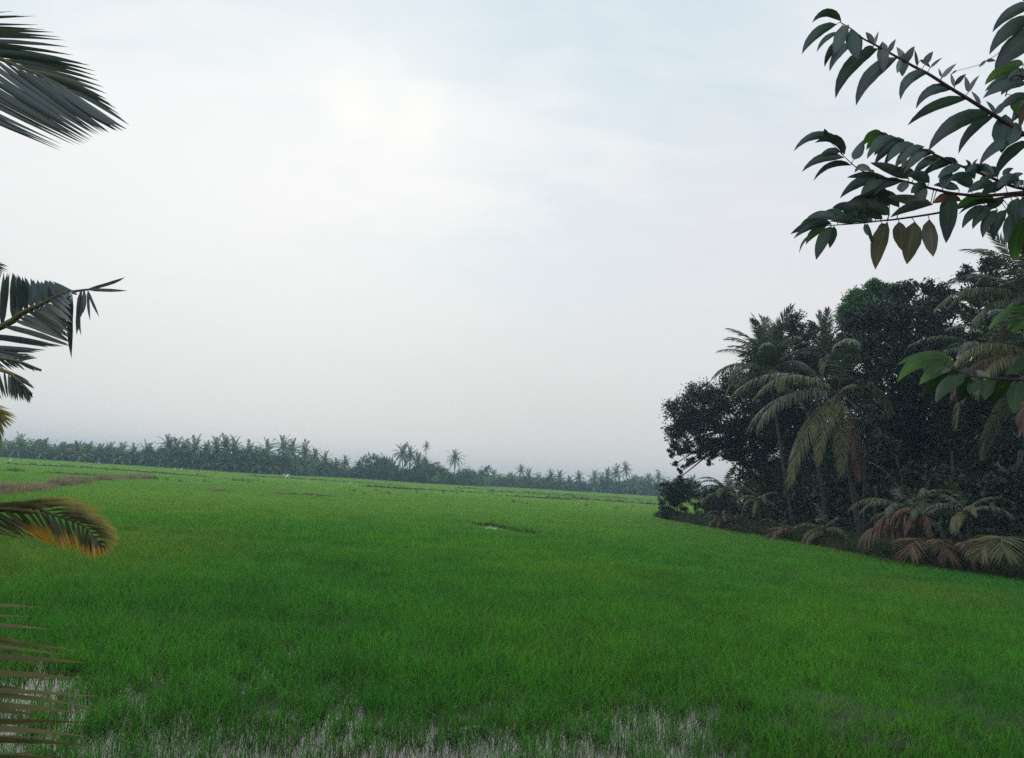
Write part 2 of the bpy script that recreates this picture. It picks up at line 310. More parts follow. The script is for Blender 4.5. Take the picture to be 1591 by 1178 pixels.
def density(x, y):
    fn = fbm(x, y, 2.2, 2) if np.mean(y) < 31 else fbm(x, y, 0.8, 2)
    d = 1.0 - hole_val(x, y) * np.clip(0.35 + 1.3 * fn, 0, 1.3)
    nn = fbm(x, y, 0.55, 3)
    dist = y
    thin = np.clip((11.5 - dist) / 4.0, 0, 1)             # the near edge of the field is thinly grown
    d = d - thin * (0.0 + 1.2 * (nn - 0.48))
    d = d - 0.5 * np.clip((22 - dist) / 14, 0, 1) * np.clip(0.50 - nn, 0, 1) * 2.2
    return np.clip(d, 0.0, 1)
# right hand bank edge (world polyline)
BANK = np.array([G(*p)[:2] for p in ((1016, 806), (1100, 822), (1200, 840), (1300, 858), (1400, 878), (1500, 893), (1591, 908), (1700, 935))])
def in_bank(x, y, off=0.0):
    o_ = np.argsort(BANK[:, 1]); xe = np.interp(y, BANK[o_, 1], BANK[o_, 0])
    return (x > xe + off) & (y < BANK[:, 1].max() + 1.0) & (y > 3)

# ------------------------------------------------------------------ ground, water, banks
def axis(lo, hi, near, step, growth):
    a = [0.0]; s = step
    while a[-1] < hi:
        a.append(a[-1] + s)
        if a[-1] > near: s *= growth
    b_ = [0.0]; s = step
    while b_[-1] > lo:
        b_.append(b_[-1] - s)
        if b_[-1] < -near: s *= growth
    return np.array(sorted(set(b_[1:] + a)))
xs = axis(-700, 700, 14, 0.22, 1.12); ys = axis(-60, 1150, 24, 0.22, 1.10)
X, Y = np.meshgrid(xs, ys)
near_w = np.clip((60 - np.abs(Y)) / 30, 0, 1)
Z = (fbm(X, Y, 1.1, 4) - 0.5) * 0.16 * near_w - 0.01
Z -= 0.12 * np.clip(hole_val(X, Y) * 2.0, 0, 1) + 0.03 * near_w
xr = G(1180, 1140)[0]
Z += 0.06 * np.clip((X - xr) / 0.8, 0, 1) * (np.abs(Y) < 14)
nx, ny = len(xs), len(ys); ii = (np.arange(ny - 1)[:, None] * nx + np.arange(nx - 1)[None]).reshape(-1)
F = np.stack([ii, ii + 1, ii + nx + 1, ii + nx], -1)
g = mk('ground', np.stack([X, Y, Z], -1).reshape(-1, 3), F, None, M_floor, smooth=True); tag(g, kind='structure', label='muddy rice paddy floor stretching to the tree line')
wl = mk('water', [(-60, 5.2, -0.035), (40, 5.2, -0.035), (60, 75, -0.035), (-80, 75, -0.035)], [(0, 1, 2, 3)], None, M_water); tag(wl, kind='structure', label='shallow still water standing in the thin patches of the paddy')

def ridge(name, pts, width, height, mat, label, kind='structure', z0=-0.25, seed=0):
    """an earthen ridge along pts, cross-section a rounded mound"""
    n = max(8, int(np.sum(np.linalg.norm(np.diff(pts, axis=0), axis=1)) / max(width * 0.5, .4)) ); n = min(n, 160)
    c = spline(np.c_[pts, np.zeros(len(pts))], n); T = nrm(np.gradient(c, axis=0)); S = np.stack([-T[:, 1], T[:, 0], T[:, 2] * 0], -1)
    k = 9; a = np.linspace(-1, 1, k); V = []
    for j, q in enumerate(a):
        hgt = z0 + (height - z0) * (1 - abs(q) ** 2.2)
        jit = (vnoise(c[:, 0] + j * 3.1 + seed, c[:, 1], 1.3) - .5)
        taper = np.clip(np.minimum(np.arange(n), np.arange(n)[::-1]) / 3.0, 0, 1)
        p = c + S * (q * width * 0.5 * (1 + jit * 0.5))[:, None]; p[:, 2] = z0 + (hgt - z0) * (1 + jit * 0.4 * (1 - abs(q))) * taper
        V.append(p)
    V = np.stack(V, 1); ii = (np.arange(n - 1)[:, None] * k + np.arange(k - 1)[None]).reshape(-1)
    Fq = np.stack([ii, ii + k, ii + k + 1, ii + 1], -1)
    o_ = mk(name, V.reshape(-1, 3), Fq, None, mat, smooth=True); tag(o_, kind=kind, label=label); return o_
# camera side bank
def bank_grid(name, xs, ys, zf, mat, label):
    X, Y = np.meshgrid(xs, ys); Z = zf(X, Y); nx, ny = len(xs), len(ys)
    ii = (np.arange(ny - 1)[:, None] * nx + np.arange(nx - 1)[None]).reshape(-1)
    o_ = mk(name, np.stack([X, Y, Z], -1).reshape(-1, 3), np.stack([ii, ii + 1, ii + nx + 1, ii + nx], -1), None, mat, smooth=True); tag(o_, kind='structure', label=label); return o_
bank_grid('bank', np.linspace(-22, 22, 60), np.linspace(-12, 6.2, 30), lambda X, Y: np.clip((5.8 - Y) / 2.0, -0.2, 1) * 1.45 + (fbm(X, Y, .8) - .5) * .18, M_soil, 'raised earth bank the photographer stands on')
# right hand bank: swept sheet from the field edge outward to the right
nb_ = 60; e = spline(np.c_[BANK, np.zeros(len(BANK))], nb_)
offs = np.array([-0.6, 0.0, 0.5, 1.2, 2.5, 5, 9, 15, 24, 40]); zz = np.array([-0.3, 0.02, 0.28, 0.42, 0.5, 0.55, 0.6, 0.6, 0.6, 0.6])
V = []
for q, z_ in zip(offs, zz):
    p = e.copy(); p[:, 0] += q * 0.92; p[:, 1] += q * 0.25; p[:, 2] = z_ + (vnoise(p[:, 0], p[:, 1], 0.9) - .5) * 0.25 * (q > 0); V.append(p)
V = np.stack(V, 1); k = len(offs); ii = (np.arange(nb_ - 1)[:, None] * k + np.arange(k - 1)[None]).reshape(-1)
o_ = mk('bank', V.reshape(-1, 3), np.stack([ii, ii + 1, ii + k + 1, ii + k], -1), None, M_soil, smooth=True); tag(o_, kind='structure', label='raised earth bank carrying the grove on the right')

def gp2(*p): return np.array([G(*q)[:2] for q in p])
LB1 = gp2((-160, 782), (-60, 776), (0, 769), (50, 763), (90, 757), (136, 750)); LB2 = gp2((148, 749), (180, 747), (232, 743))
ridge('bund', LB1, 1.5, 0.38, M_bund, 'earthen bund under dry brown grass at the left of the field')
ridge('bund', LB2, 1.3, 0.3, M_bund, 'shorter broken bund continuing behind the left bund')
LB3 = gp2((315, 765), (345, 766), (378, 768)); LB4 = gp2((405, 770), (470, 772), (548, 777))
ridge('bund', LB3, 1.6, 0.36, M_bund, 'low brown bund in the middle distance left of centre')
ridge('bund', LB4, 1.3, 0.34, M_bund, 'low brown bund running right from the middle distance')
FARB = [((850, 774), (930, 779), (1030, 786)), ((560, 757), (650, 762), (760, 768)), ((760, 765), (860, 771), (1030, 781)), ((700, 759), (850, 768), (1030, 778)),
        ((0, 722), (110, 727), (210, 734), (330, 743)), ((390, 741), (480, 746), (640, 757)), ((60, 736), (150, 741), (260, 747)), ((780, 772), (820, 774), (900, 779))]
for k, f in enumerate(FARB):
    ridge('bund', gp2(*f), 1.0, 0.34, M_soil if k % 3 == 1 else M_bund, 'thin low bund crossing the far part of the field', seed=k)

# ------------------------------------------------------------------ tuft templates and scattering (geometry nodes)
def tuft(name, nb, rad, h, wd, mat, seg=3, lean=0.35, seed=0, hv=0.35, vfix=None):
    r = np.random.default_rng(seed); V, F4, F3, tt, vv = [], [], [], [], []; n = 0
    for i in range(nb):
        a = r.uniform(0, 2 * math.pi); q = rad * math.sqrt(r.random()); b0 = np.array([q * math.cos(a), q * math.sin(a), -0.02])
        az = r.uniform(0, 2 * math.pi); hh = h * (1 + hv * r.uniform(-1, 1)); ln = lean * r.uniform(0.1, 1.3) * hh
        d = np.array([math.cos(az), math.sin(az), 0]); fa = r.uniform(0, math.pi); sw = np.array([math.cos(fa), math.sin(fa), 0]) * wd * 0.5
        v_ = r.random()
        for s in range(seg + 1):
            u = s / seg; c = b0 + d * ln * u ** 2 + np.array([0, 0, hh * (u - 0.18 * (ln / hh) * u ** 3)])
            ww = (1 - u) ** 0.7 if s < seg else 0
            if s < seg: V += [c - sw * ww, c + sw * ww]; tt += [u, u]; vv += [v_, v_]
            else: V += [c]; tt += [1.0]; vv += [v_]
        for s in range(seg - 1): F4.append((n + 2 * s, n + 2 * s + 1, n + 2 * s + 3, n + 2 * s + 2))
        F3.append((n + 2 * seg - 2, n + 2 * seg - 1, n + 2 * seg)); n += 2 * seg + 1
    return mk(name, V, F4 if F4 else None, F3, mat, {'t': tt, 'v': vv}, link=False)
def scatter(name, pts, scale, templates, label, rnd_tilt=0.15, kind='stuff', seed=3):
    """points carrying instances of the templates, one object"""
    r = np.random.default_rng(seed); n = len(pts)
    me = bpy.data.meshes.new(name); me.vertices.add(n); me.vertices.foreach_set('co', np.asarray(pts, np.float32).ravel())
    for nm, typ, val in (('scl', 'FLOAT', scale), ('pick', 'INT', r.integers(0, len(templates), n))):
        a = me.attributes.new(nm, typ, 'POINT'); a.data.foreach_set('value', np.asarray(val).astype(np.float32 if typ == 'FLOAT' else np.int32))
    rot = np.stack([r.normal(0, rnd_tilt, n), r.normal(0, rnd_tilt, n), r.uniform(0, 6.283, n)], -1).astype(np.float32)
    a = me.attributes.new('rot', 'FLOAT_VECTOR', 'POINT'); a.data.foreach_set('vector', rot.ravel())
    o = bpy.data.objects.new(name, me); col.objects.link(o); tag(o, label, kind=kind)
    ng = bpy.data.node_groups.new(name, 'GeometryNodeTree')
    ng.interface.new_socket('Geometry', in_out='INPUT', socket_type='NodeSocketGeometry'); ng.interface.new_socket('Geometry', in_out='OUTPUT', socket_type='NodeSocketGeometry')
    gi = ng.nodes.new('NodeGroupInput'); go = ng.nodes.new('NodeGroupOutput'); jn = ng.nodes.new('GeometryNodeJoinGeometry')
    def na(nm, typ):
        x = ng.nodes.new('GeometryNodeInputNamedAttribute'); x.data_type = typ; x.inputs['Name'].default_value = nm
        return [s for s in x.outputs if s.enabled and s.name == 'Attribute'][0]
    sc_, rt_, pk_ = na('scl', 'FLOAT'), na('rot', 'FLOAT_VECTOR'), na('pick', 'INT')
    for k, tm in enumerate(templates):
        oi = ng.nodes.new('GeometryNodeObjectInfo'); oi.inputs['Object'].default_value = tm; oi.inputs['As Instance'].default_value = True
        cmp = ng.nodes.new('FunctionNodeCompare'); cmp.data_type = 'INT'; cmp.operation = 'EQUAL'
        ci = [s for s in cmp.inputs if s.enabled]; ng.links.new(pk_, ci[0]); ci[1].default_value = k
        ip = ng.nodes.new('GeometryNodeInstanceOnPoints'); ng.links.new(gi.outputs[0], ip.inputs['Points']); ng.links.new(cmp.outputs[0], ip.inputs['Selection'])
        ng.links.new(oi.outputs['Geometry'], ip.inputs['Instance']); ng.links.new(rt_, ip.inputs['Rotation']); ng.links.new(sc_, ip.inputs['Scale'])
        ng.links.new(ip.outputs[0], jn.inputs[0])
    ng.links.new(jn.outputs[0], go.inputs[0])
    md = o.modifiers.new('scatter', 'NODES'); md.node_group = ng
    return o
def zone(y0, y1, dens, half=0.82, pad=2.0):
    n = int(dens * half * (y1 ** 2 - y0 ** 2) + dens * 2 * pad * (y1 - y0)); y = np.sqrt(rng.uniform(y0 ** 2, y1 ** 2, n)); x = rng.uniform(-1, 1, n) * (half * y + pad)
    return x, y
bund_lines = [(LB1, 0.95), (LB2, 0.8), (LB3, .5), (LB4, .5)] + [(gp2(*f), .45) for f in FARB]
def off_bund(x, y):
    ok = np.ones(len(x), bool)
    for ln, r_ in bund_lines:
        for a_, b_ in zip(ln[:-1], ln[1:]):
            d = b_ - a_; tt = np.clip(((x - a_[0]) * d[0] + (y - a_[1]) * d[1]) / (d @ d), 0, 1)
            ok &= np.hypot(x - a_[0] - tt * d[0], y - a_[1] - tt * d[1]) > r_
    return ok
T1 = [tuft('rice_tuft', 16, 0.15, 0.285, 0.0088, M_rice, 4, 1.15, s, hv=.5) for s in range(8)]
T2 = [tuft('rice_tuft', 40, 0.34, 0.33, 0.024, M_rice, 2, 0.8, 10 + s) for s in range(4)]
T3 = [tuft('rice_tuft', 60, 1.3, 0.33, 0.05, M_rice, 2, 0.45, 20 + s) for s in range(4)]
x, y = zone(6.5, 32, 92)
keep = (rng.random(len(x)) < density(x, y)) & ~in_bank(x, y, 0.1) ; x, y = x[keep], y[keep]
hs = 0.62 + 0.55 * fbm(x, y, 0.35, 3) + 0.10 * rng.normal(size=len(x)); hs = hs * (1 - 0.25 * np.clip((13 - y) / 5, 0, 1))
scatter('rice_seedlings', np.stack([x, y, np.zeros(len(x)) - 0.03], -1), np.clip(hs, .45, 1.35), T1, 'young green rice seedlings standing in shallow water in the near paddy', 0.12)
x, y = zone(30.5, 95, 9)
keep = (rng.random(len(x)) < density(x, y)) & ~in_bank(x, y, 0.2) & off_bund(x, y); x, y = x[keep], y[keep]
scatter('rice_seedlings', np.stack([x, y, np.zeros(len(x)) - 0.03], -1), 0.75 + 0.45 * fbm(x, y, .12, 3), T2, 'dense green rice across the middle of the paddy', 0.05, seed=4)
x, y = zone(92, 430, 0.62)
keep = ~in_bank(x, y, 0.5) & off_bund(x, y); x, y = x[keep], y[keep]
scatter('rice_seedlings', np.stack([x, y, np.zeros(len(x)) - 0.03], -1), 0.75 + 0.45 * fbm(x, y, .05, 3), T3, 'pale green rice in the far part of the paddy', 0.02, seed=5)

# dry grass on the left bund, weeds on far bunds, undergrowth on the right bank
def along(ln, per_m, wd):
    seg = np.linalg.norm(np.diff(ln, axis=0), axis=1); tot = seg.sum(); n = int(tot * per_m); c = spline(np.c_[ln, np.zeros(len(ln))], 200)
    i = rng.integers(0, 199, n); f = rng.random(n)[:, None]; p = c[i] * (1 - f) + c[i + 1] * f; p[:, :2] += rng.normal(0, wd, (n, 2)); return p
TD = [tuft('dry_tuft', 34, 0.22, 0.62, 0.014, M_dry, 3, 0.9, 30 + s) for s in range(3)]
TW = [tuft('weed_tuft', 30, 0.25, 0.5, 0.03, M_weed, 2, 0.8, 40 + s) for s in range(3)]
def thinp(p): return p[fbm(p[:, 0] * 1.0 + 9, p[:, 1], .5, 2) > .42]
pa = thinp(along(LB1, 30, 0.42)); pb = thinp(along(LB2, 18, 0.42)); pc = along(LB3, 12, 0.7); pd = along(LB4, 8, 0.7)
p = np.vstack([pa, pb, pc, pd]); p[:, 2] = 0.12
nn = fbm(p[:, 0], p[:, 1], .35, 2)
scatter('dry_grass', p, (0.25 + 1.35 * nn) * np.r_[np.full(len(pa), 1.0), np.full(len(pb), .9), np.full(len(pc) + len(pd), .55)], TD, 'dry brown grass growing along the left bund', 0.25, seed=6)
wp = [along(gp2(*FARB[0]), 5, .4)]
for k in range(1, len(FARB)): wp.append(along(gp2(*FARB[k]), 1.1, .5))
wp.append(along(gp2((568, 757), (575, 758)), 3, .8)); wp.append(along(gp2((583, 758), (598, 759)), 4, .8)); wp.append(along(gp2((606, 760), (634, 762)), 6, .8))
wp.append(along(gp2((370, 749), (377, 749)), 4, .6)); wp.append(along(gp2((386, 749), (393, 749)), 4, .6)); wp.append(along(gp2((165, 729), (200, 731)), 1.6, .6))
wp.append(along(gp2((20, 734), (28, 735)), 4, .6)); wp.append(along(gp2((75, 726), (85, 726)), 3, .6))
p = np.vstack(wp); iso = gp2(*[(rng.uniform(820, 1015), 0) for _ in range(0)]) if False else None
isl = np.array([G(rng.uniform(300, 1010), rng.uniform(0, 1) * 26 + 0)[:3] for _ in range(0)]) if False else None
q = []
for _ in range(60):
    px = rng.uniform(250, 1010); hy = 749 + 0.0637 * (px - 795); q.append(G(px, hy + rng.uniform(14, 36)))
q = np.array(q); p = np.vstack([p, q]); p[:, 2] = 0.1
scatter('bund_weeds', p, 0.5 + 0.9 * rng.random(len(p)), TW, 'dark weeds dotted along the far bunds', 0.25, seed=7)
# undergrowth
def bank_pts(n, o0, o1, u0=0, u1=1):
    u = rng.uniform(u0, u1, n) * (nb_ - 1); i = np.minimum(u.astype(int), nb_ - 2); f = (u - i)[:, None]; p = e[i] * (1 - f) + e[i + 1] * f
    q = o0 + (o1 - o0) * rng.random(n) ** 1.4; p[:, 0] += q * .92; p[:, 1] += q * .25; p[:, 2] = np.interp(q, offs, zz); return p
p = bank_pts(3800, 0.1, 9); nn = fbm(p[:, 0], p[:, 1], .5, 2)
scatter('undergrowth', p, 0.5 + 1.1 * nn, TW, 'dark green weeds and grass under the trees on the right bank', 0.3, seed=8)
TL = [tuft('litter_tuft', 26, 0.3, 0.5, 0.03, M_litter, 3, 1.3, 60 + s) for s in range(3)]
p = bank_pts(2200, 0.0, 3.0, 0.0, .95); nn = fbm(p[:, 0] + 40, p[:, 1], .4, 2); p = p[nn > .40]
scatter('dead_grass', p, 0.35 + 0.8 * rng.random(len(p)), TL, 'dead brown grass and litter along the edge of the right bank', 0.5, seed=9)

# ------------------------------------------------------------------ palm fronds (generic, local: base at origin, +X outwards, Z up)
def frond_arrays(Lf, a0, a1, nl, ll, wd, hang, seed, seg=3, twist=0.0, ns=12, rr=0.035, ratio=1.0):
    r = np.random.default_rng(seed)
    u = np.linspace(0, 1, ns); ang = a0 + (a1 - a0) * u ** 1.25; ds = Lf / (ns - 1)
    x = np.r_[0, np.cumsum(np.cos(ang[:-1]) * ds)]; z = np.r_[0, np.cumsum(np.sin(ang[:-1]) * ds)]; yv = np.sin(u * 2.2) * twist * Lf
    Rp = np.stack([x, yv, z], -1); T = nrm(np.gradient(Rp, axis=0))
    mb = MB(); V, F_ = tube(Rp, rr * (1 - 0.8 * u), 4); mb.add(V, F_, t=0.1, v=0.9)
    V, F4, F3, tt, vv = [], [], [], [], []; n = 0
    for s in (-1, 1):
        us = np.linspace(0.14, 0.985, nl) + r.normal(0, 0.3 / nl, nl)
        for u_ in np.clip(us, .1, 1):
            f = u_ * (ns - 1); i = min(int(f), ns - 2); f -= i; c = Rp[i] * (1 - f) + Rp[i + 1] * f; tg = nrm(T[i] * (1 - f) + T[i + 1] * f)
            side = np.array([0, s, 0.0]); side = nrm(side - tg * (side @ tg)); upv = np.cross(tg, side) * s
            phi = R(72 - 52 * u_ ** 1.3) + r.normal(0, .07)
            d = tg * math.cos(phi) + side * math.sin(phi) + upv * 0.12; d = nrm(d)
            ln = ll * (0.35 + 0.65 * min(1, math.sin(math.pi * min(1, .12 + .80 * u_)) ** .7 * 1.05)) * r.uniform(.86, 1.08) * (1 if u_ < .9 else .8)
            hg = hang * r.uniform(.75, 1.25); dn = np.array([0, 0, -1.0])
            wv = nrm(np.cross(d, upv + r.normal(0, .35, 3))) * wd * .5
            v_ = r.random()
            prev = c; dirn = d
            for q in range(seg + 1):
                w_ = (0.5, 1.0, .75, .5)[q] if seg == 3 else (0.7, 1.0, .6)[q]
                if q < seg: V += [prev - wv * w_, prev + wv * w_]; tt += [q / seg] * 2; vv += [v_] * 2
                else: V += [prev]; tt += [1]; vv += [v_]
                dirn = nrm(dirn + dn * hg * (q + 1) / seg * 1.0); prev = prev + dirn * ln / seg
            for q in range(seg - 1): F4.append((n + 2 * q, n + 2 * q + 1, n + 2 * q + 3, n + 2 * q + 2))
            F3.append((n + 2 * seg - 2, n + 2 * seg - 1, n + 2 * seg)); n += 2 * seg + 1
    mb.add(V, F4, F3, t=np.array(tt, float), v=np.array(vv))
    return mb
_fr_cache = {}
LEVELS = [(R(82), R(50), .16), (R(68), R(5), .35), (R(50), R(-32), .6), (R(32), R(-64), .95), (R(8), R(-82), 1.1), (R(-35), R(-88), .8), (R(-62), R(-90), .5), (R(30), R(-70), .22)]
def frond_mesh(level, var, Lf, mat, nl=52, ll=0.95, wd=0.05):
    key = (level, var, round(Lf, 1), mat.name, nl)
    if key not in _fr_cache:
        a0, a1, hg = LEVELS[level]
        mb = frond_arrays(Lf, a0, a1 + random.uniform(-.15, .15), nl, ll * Lf / 5.0, wd, hg, 100 + level * 10 + var, twist=random.uniform(-.05, .05))
        ob = mb.build('frond', mat, link=False); _fr_cache[key] = ob.data
    return _fr_cache[key]
def trunk_mesh(base, top, r0, r1, mat, parent, bend=0.3, name='trunk', n=14, k=9):
    base = np.array(base, float); top = np.array(top, float); L_ = np.linalg.norm(top - base); mid = (base + top) / 2 + np.array([random.uniform(-1, 1), random.uniform(-1, 1), 0]) * bend * L_ * .15
    p = spline([base, mid, top], n); u = np.linspace(0, 1, n); rad = (r0 + (r1 - r0) * u ** .6) * (1 + .05 * np.sin(u * 60)); rad[0] *= 1.35
    V, F_ = tube(p, rad, k); return mk(name, V, F_, None, mat, smooth=True, parent=parent)
def palm(base, crown, Lf, label, name='coconut_palm', cat='coconut palm', group=None, levels=None, old=0.12, dead=0.06, extra=(), r0=.16, spin=None, nl=60, wd=.075):
    """base & crown are world points; levels: how many fronds at each droop level"""
    base = np.array(base, float); crown = np.array(crown, float); root = empty(name, base); tag(root, label, cat, group)
    loc = crown - base
    trunk_mesh((0, 0, -0.3), loc, r0 * 1.25, r0 * .75, M_palmbark, root)
    levels = levels or (3, 5, 5, 5, 4, 2, 0); a = spin if spin is not None else random.uniform(0, 6.28)
    for lv, cnt in enumerate(levels):
        for k in range(cnt):
            a += 2.39996; rr_ = random.random()
            mat = M_palm
            if lv >= 3 and rr_ < old * (lv - 1): mat = M_palm_old
            if lv >= 4 and rr_ > 1 - dead * (lv - 2) * 2: mat = M_palm_dead
            f = bpy.data.objects.new('frond', frond_mesh(lv, k % 2, Lf, mat, nl, wd=wd)); col.objects.link(f); f.parent = root
            f.location = tuple(loc + np.array([0, 0, 0.25 - 0.1 * lv])); f.rotation_euler = (random.uniform(-.15, .15), random.uniform(-.12, .12), a); s = random.uniform(.85, 1.08); f.scale = (s, s, s)
    for (az, lv, s, mat) in extra:   # az in degrees, 0 = right of the view, 180 = left, 270 = towards the camera
        f = bpy.data.objects.new('frond', frond_mesh(lv, 2, Lf, mat, nl, wd=wd)); col.objects.link(f); f.parent = root
        f.location = tuple(loc); f.rotation_euler = (0, 0, R(az)); f.scale = (s, s, s)
    return root

# ------------------------------------------------------------------ broadleaf crowns
def leaves_arrays(C, Dn, size, r, aspect=.45):
    """folded diamond leaves at centres C pointing along Dn"""
    n = len(C); sz = size * r.uniform(.6, 1.3, n)[:, None]; D = nrm(Dn + r.normal(0, .55, (n, 3))); A = nrm(np.cross(D, r.normal(0, .55, (n, 3)) + np.array([0, 0, 1.0]))); Nn = np.cross(D, A)
    b_ = C - D * sz * .5; tp = C + D * sz * .5; l_ = C + A * sz * aspect * .5 + Nn * sz * .10; q_ = C - A * sz * aspect * .5 + Nn * sz * .10
    V = np.stack([b_, l_, tp, q_], 1).reshape(-1, 3); i = np.arange(n) * 4; F3 = np.concatenate([np.stack([i, i + 1, i + 2], -1), np.stack([i, i + 2, i + 3], -1)])
    return V, F3
def crown_arrays(lobes, n_leaf, size, seed, clump=0.34, per=70):
    r = np.random.default_rng(seed); vol = np.array([l[3] ** 2 for l in lobes]); vol = vol / vol.sum(); Cs, Ds, vs_ = [], [], []; cent = []
    for (x, y, z, rad), fr in zip(lobes, vol):
        m = max(2, int(n_leaf * fr / per)); d = nrm(r.normal(0, 1, (m, 3))); d[:, 2] *= .9
        cc_ = np.array([x, y, z]) + d * (rad * (.35 + .62 * r.random(m) ** .5))[:, None]
        cent.append(cc_); c = np.repeat(cc_, per, 0); dd = np.repeat(d, per, 0)
        sig = clump * min(1.0, rad / 1.5) * (r.uniform(.7, 1.4, m).repeat(per))[:, None]
        off = r.normal(0, 1, c.shape) * sig; off[:, 2] *= .7; c = c + off; Cs.append(c); Ds.append(dd * .8 + np.array([0, 0, -.25])); vs_.append(np.clip(np.repeat(r.random(m) ** 1.3, per) * .72 + r.random(len(c)) * .28, 0, 1))
    C = np.concatenate(Cs); V, F3 = leaves_arrays(C, np.concatenate(Ds), size, r); v = np.repeat(np.concatenate(vs_), 4)
    return V, F3, v, np.concatenate(cent)
def broad_tree(base, lobes, n_leaf, size, mat, label, name='broadleaf_tree', cat='tree', group=None, seed=0, r0=.28, clump=.34, twigs=26, per=70, fork=None):
    """lobes in world coordinates (x,y,z,r)"""
    base = np.array(base, float); root = empty(name, base); tag(root, label, cat, group); lb = [(l[0] - base[0], l[1] - base[1], l[2] - base[2], l[3]) for l in lobes]
    V, F3, v, cent = crown_arrays(lb, n_leaf, size, seed, clump, per); mk('crown', V, None, F3, mat, {'v': v}, root)
    mb = MB(); r = np.random.default_rng(seed + 500); cm = np.mean([l[:3] for l in lb], 0); top = np.array([cm[0] * .5, cm[1] * .5, max(1.2, min(l[2] for l in lb) * .75)])
    if fork is not None: top = np.array(fork) - base
    p = spline([(0, 0, -.3), top * .5 + r.normal(0, .15, 3) * [1, 1, 0], top], 8); V, F_ = tube(p, np.linspace(r0, r0 * .7, 8), 8); mb.add(V, F_)
    for l in lb:
        c = np.array(l[:3]); mid = (top + c) / 2 + np.array([0, 0, .12 * np.linalg.norm(c - top)]) * r.uniform(-.5, 1); p = spline([top, mid, c], 7); V, F_ = tube(p, np.linspace(r0 * .5, r0 * .13, 7), 5); mb.add(V, F_)
        near = cent[np.argsort(np.linalg.norm(cent - c, axis=1))[:max(3, twigs // len(lb) + 3)]]
        for q in near: p = spline([p[-2] if len(p) > 2 else c, (c + q) / 2 + r.normal(0, .1, 3), q], 4); p[0] = c; V, F_ = tube(p, np.linspace(r0 * .12, .012, 4), 3); mb.add(V, F_)
    mb.build('trunk', M_bark, root, smooth=True); return root
def lob(d, *ls):
    """lobes given by photo pixel + radius in px at forward distance d (+ optional depth offset)"""
    o_ = []
    for l in ls:
        dd = d + (l[3] if len(l) > 3 else 0); c = P(l[0], l[1], dd); o_.append((*c, l[2] * dd / FPX))
    return o_
def dedge(px):
    xs_ = [1016, 1100, 1200, 1300, 1400, 1500, 1591, 1700]; ds_ = [(np.array([*b_, 0.0]) - EYE) @ Fw for b_ in BANK]; return float(np.interp(px, xs_, ds_))
def ground_under(px, py, d, z=0.5):
    c = P(px, py, d); return (c[0], c[1], z)

# ================================================================== THE GROVE ON THE RIGHT BANK
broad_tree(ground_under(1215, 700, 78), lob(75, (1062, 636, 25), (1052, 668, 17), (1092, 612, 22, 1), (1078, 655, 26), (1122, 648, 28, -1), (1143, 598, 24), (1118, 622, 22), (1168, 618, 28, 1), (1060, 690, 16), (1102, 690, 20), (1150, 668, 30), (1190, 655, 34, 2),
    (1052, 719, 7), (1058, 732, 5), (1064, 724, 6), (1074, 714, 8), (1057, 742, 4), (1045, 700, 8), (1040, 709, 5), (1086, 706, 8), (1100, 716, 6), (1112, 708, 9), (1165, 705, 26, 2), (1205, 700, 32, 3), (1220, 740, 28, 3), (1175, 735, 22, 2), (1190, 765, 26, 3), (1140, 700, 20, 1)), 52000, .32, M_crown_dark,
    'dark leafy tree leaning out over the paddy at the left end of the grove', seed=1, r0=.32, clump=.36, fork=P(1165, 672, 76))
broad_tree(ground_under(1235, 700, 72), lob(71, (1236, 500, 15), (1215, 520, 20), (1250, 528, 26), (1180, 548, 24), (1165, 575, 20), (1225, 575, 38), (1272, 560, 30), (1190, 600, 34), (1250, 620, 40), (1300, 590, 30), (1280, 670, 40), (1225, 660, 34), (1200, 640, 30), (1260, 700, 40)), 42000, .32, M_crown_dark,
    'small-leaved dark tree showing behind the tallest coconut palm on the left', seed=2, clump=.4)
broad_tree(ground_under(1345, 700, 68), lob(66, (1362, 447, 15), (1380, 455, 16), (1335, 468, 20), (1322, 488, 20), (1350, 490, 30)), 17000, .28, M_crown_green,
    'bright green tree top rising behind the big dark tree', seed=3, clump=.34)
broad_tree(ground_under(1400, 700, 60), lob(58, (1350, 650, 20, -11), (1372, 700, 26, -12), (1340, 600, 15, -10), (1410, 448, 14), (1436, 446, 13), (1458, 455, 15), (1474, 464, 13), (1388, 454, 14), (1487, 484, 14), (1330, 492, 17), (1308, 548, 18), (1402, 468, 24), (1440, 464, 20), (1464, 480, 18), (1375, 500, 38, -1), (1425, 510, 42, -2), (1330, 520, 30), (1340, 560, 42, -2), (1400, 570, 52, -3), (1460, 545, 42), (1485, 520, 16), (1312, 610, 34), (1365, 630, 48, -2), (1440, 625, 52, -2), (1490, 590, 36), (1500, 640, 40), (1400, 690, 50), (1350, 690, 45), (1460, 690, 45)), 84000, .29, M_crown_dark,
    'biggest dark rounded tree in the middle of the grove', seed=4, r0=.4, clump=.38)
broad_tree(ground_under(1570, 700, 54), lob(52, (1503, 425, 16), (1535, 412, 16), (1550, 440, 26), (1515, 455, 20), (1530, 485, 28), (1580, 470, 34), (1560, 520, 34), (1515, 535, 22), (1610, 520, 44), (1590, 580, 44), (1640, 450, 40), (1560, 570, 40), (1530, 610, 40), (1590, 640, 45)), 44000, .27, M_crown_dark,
    'tall dark tree with open ragged top at the right end of the grove', seed=5, clump=.36)
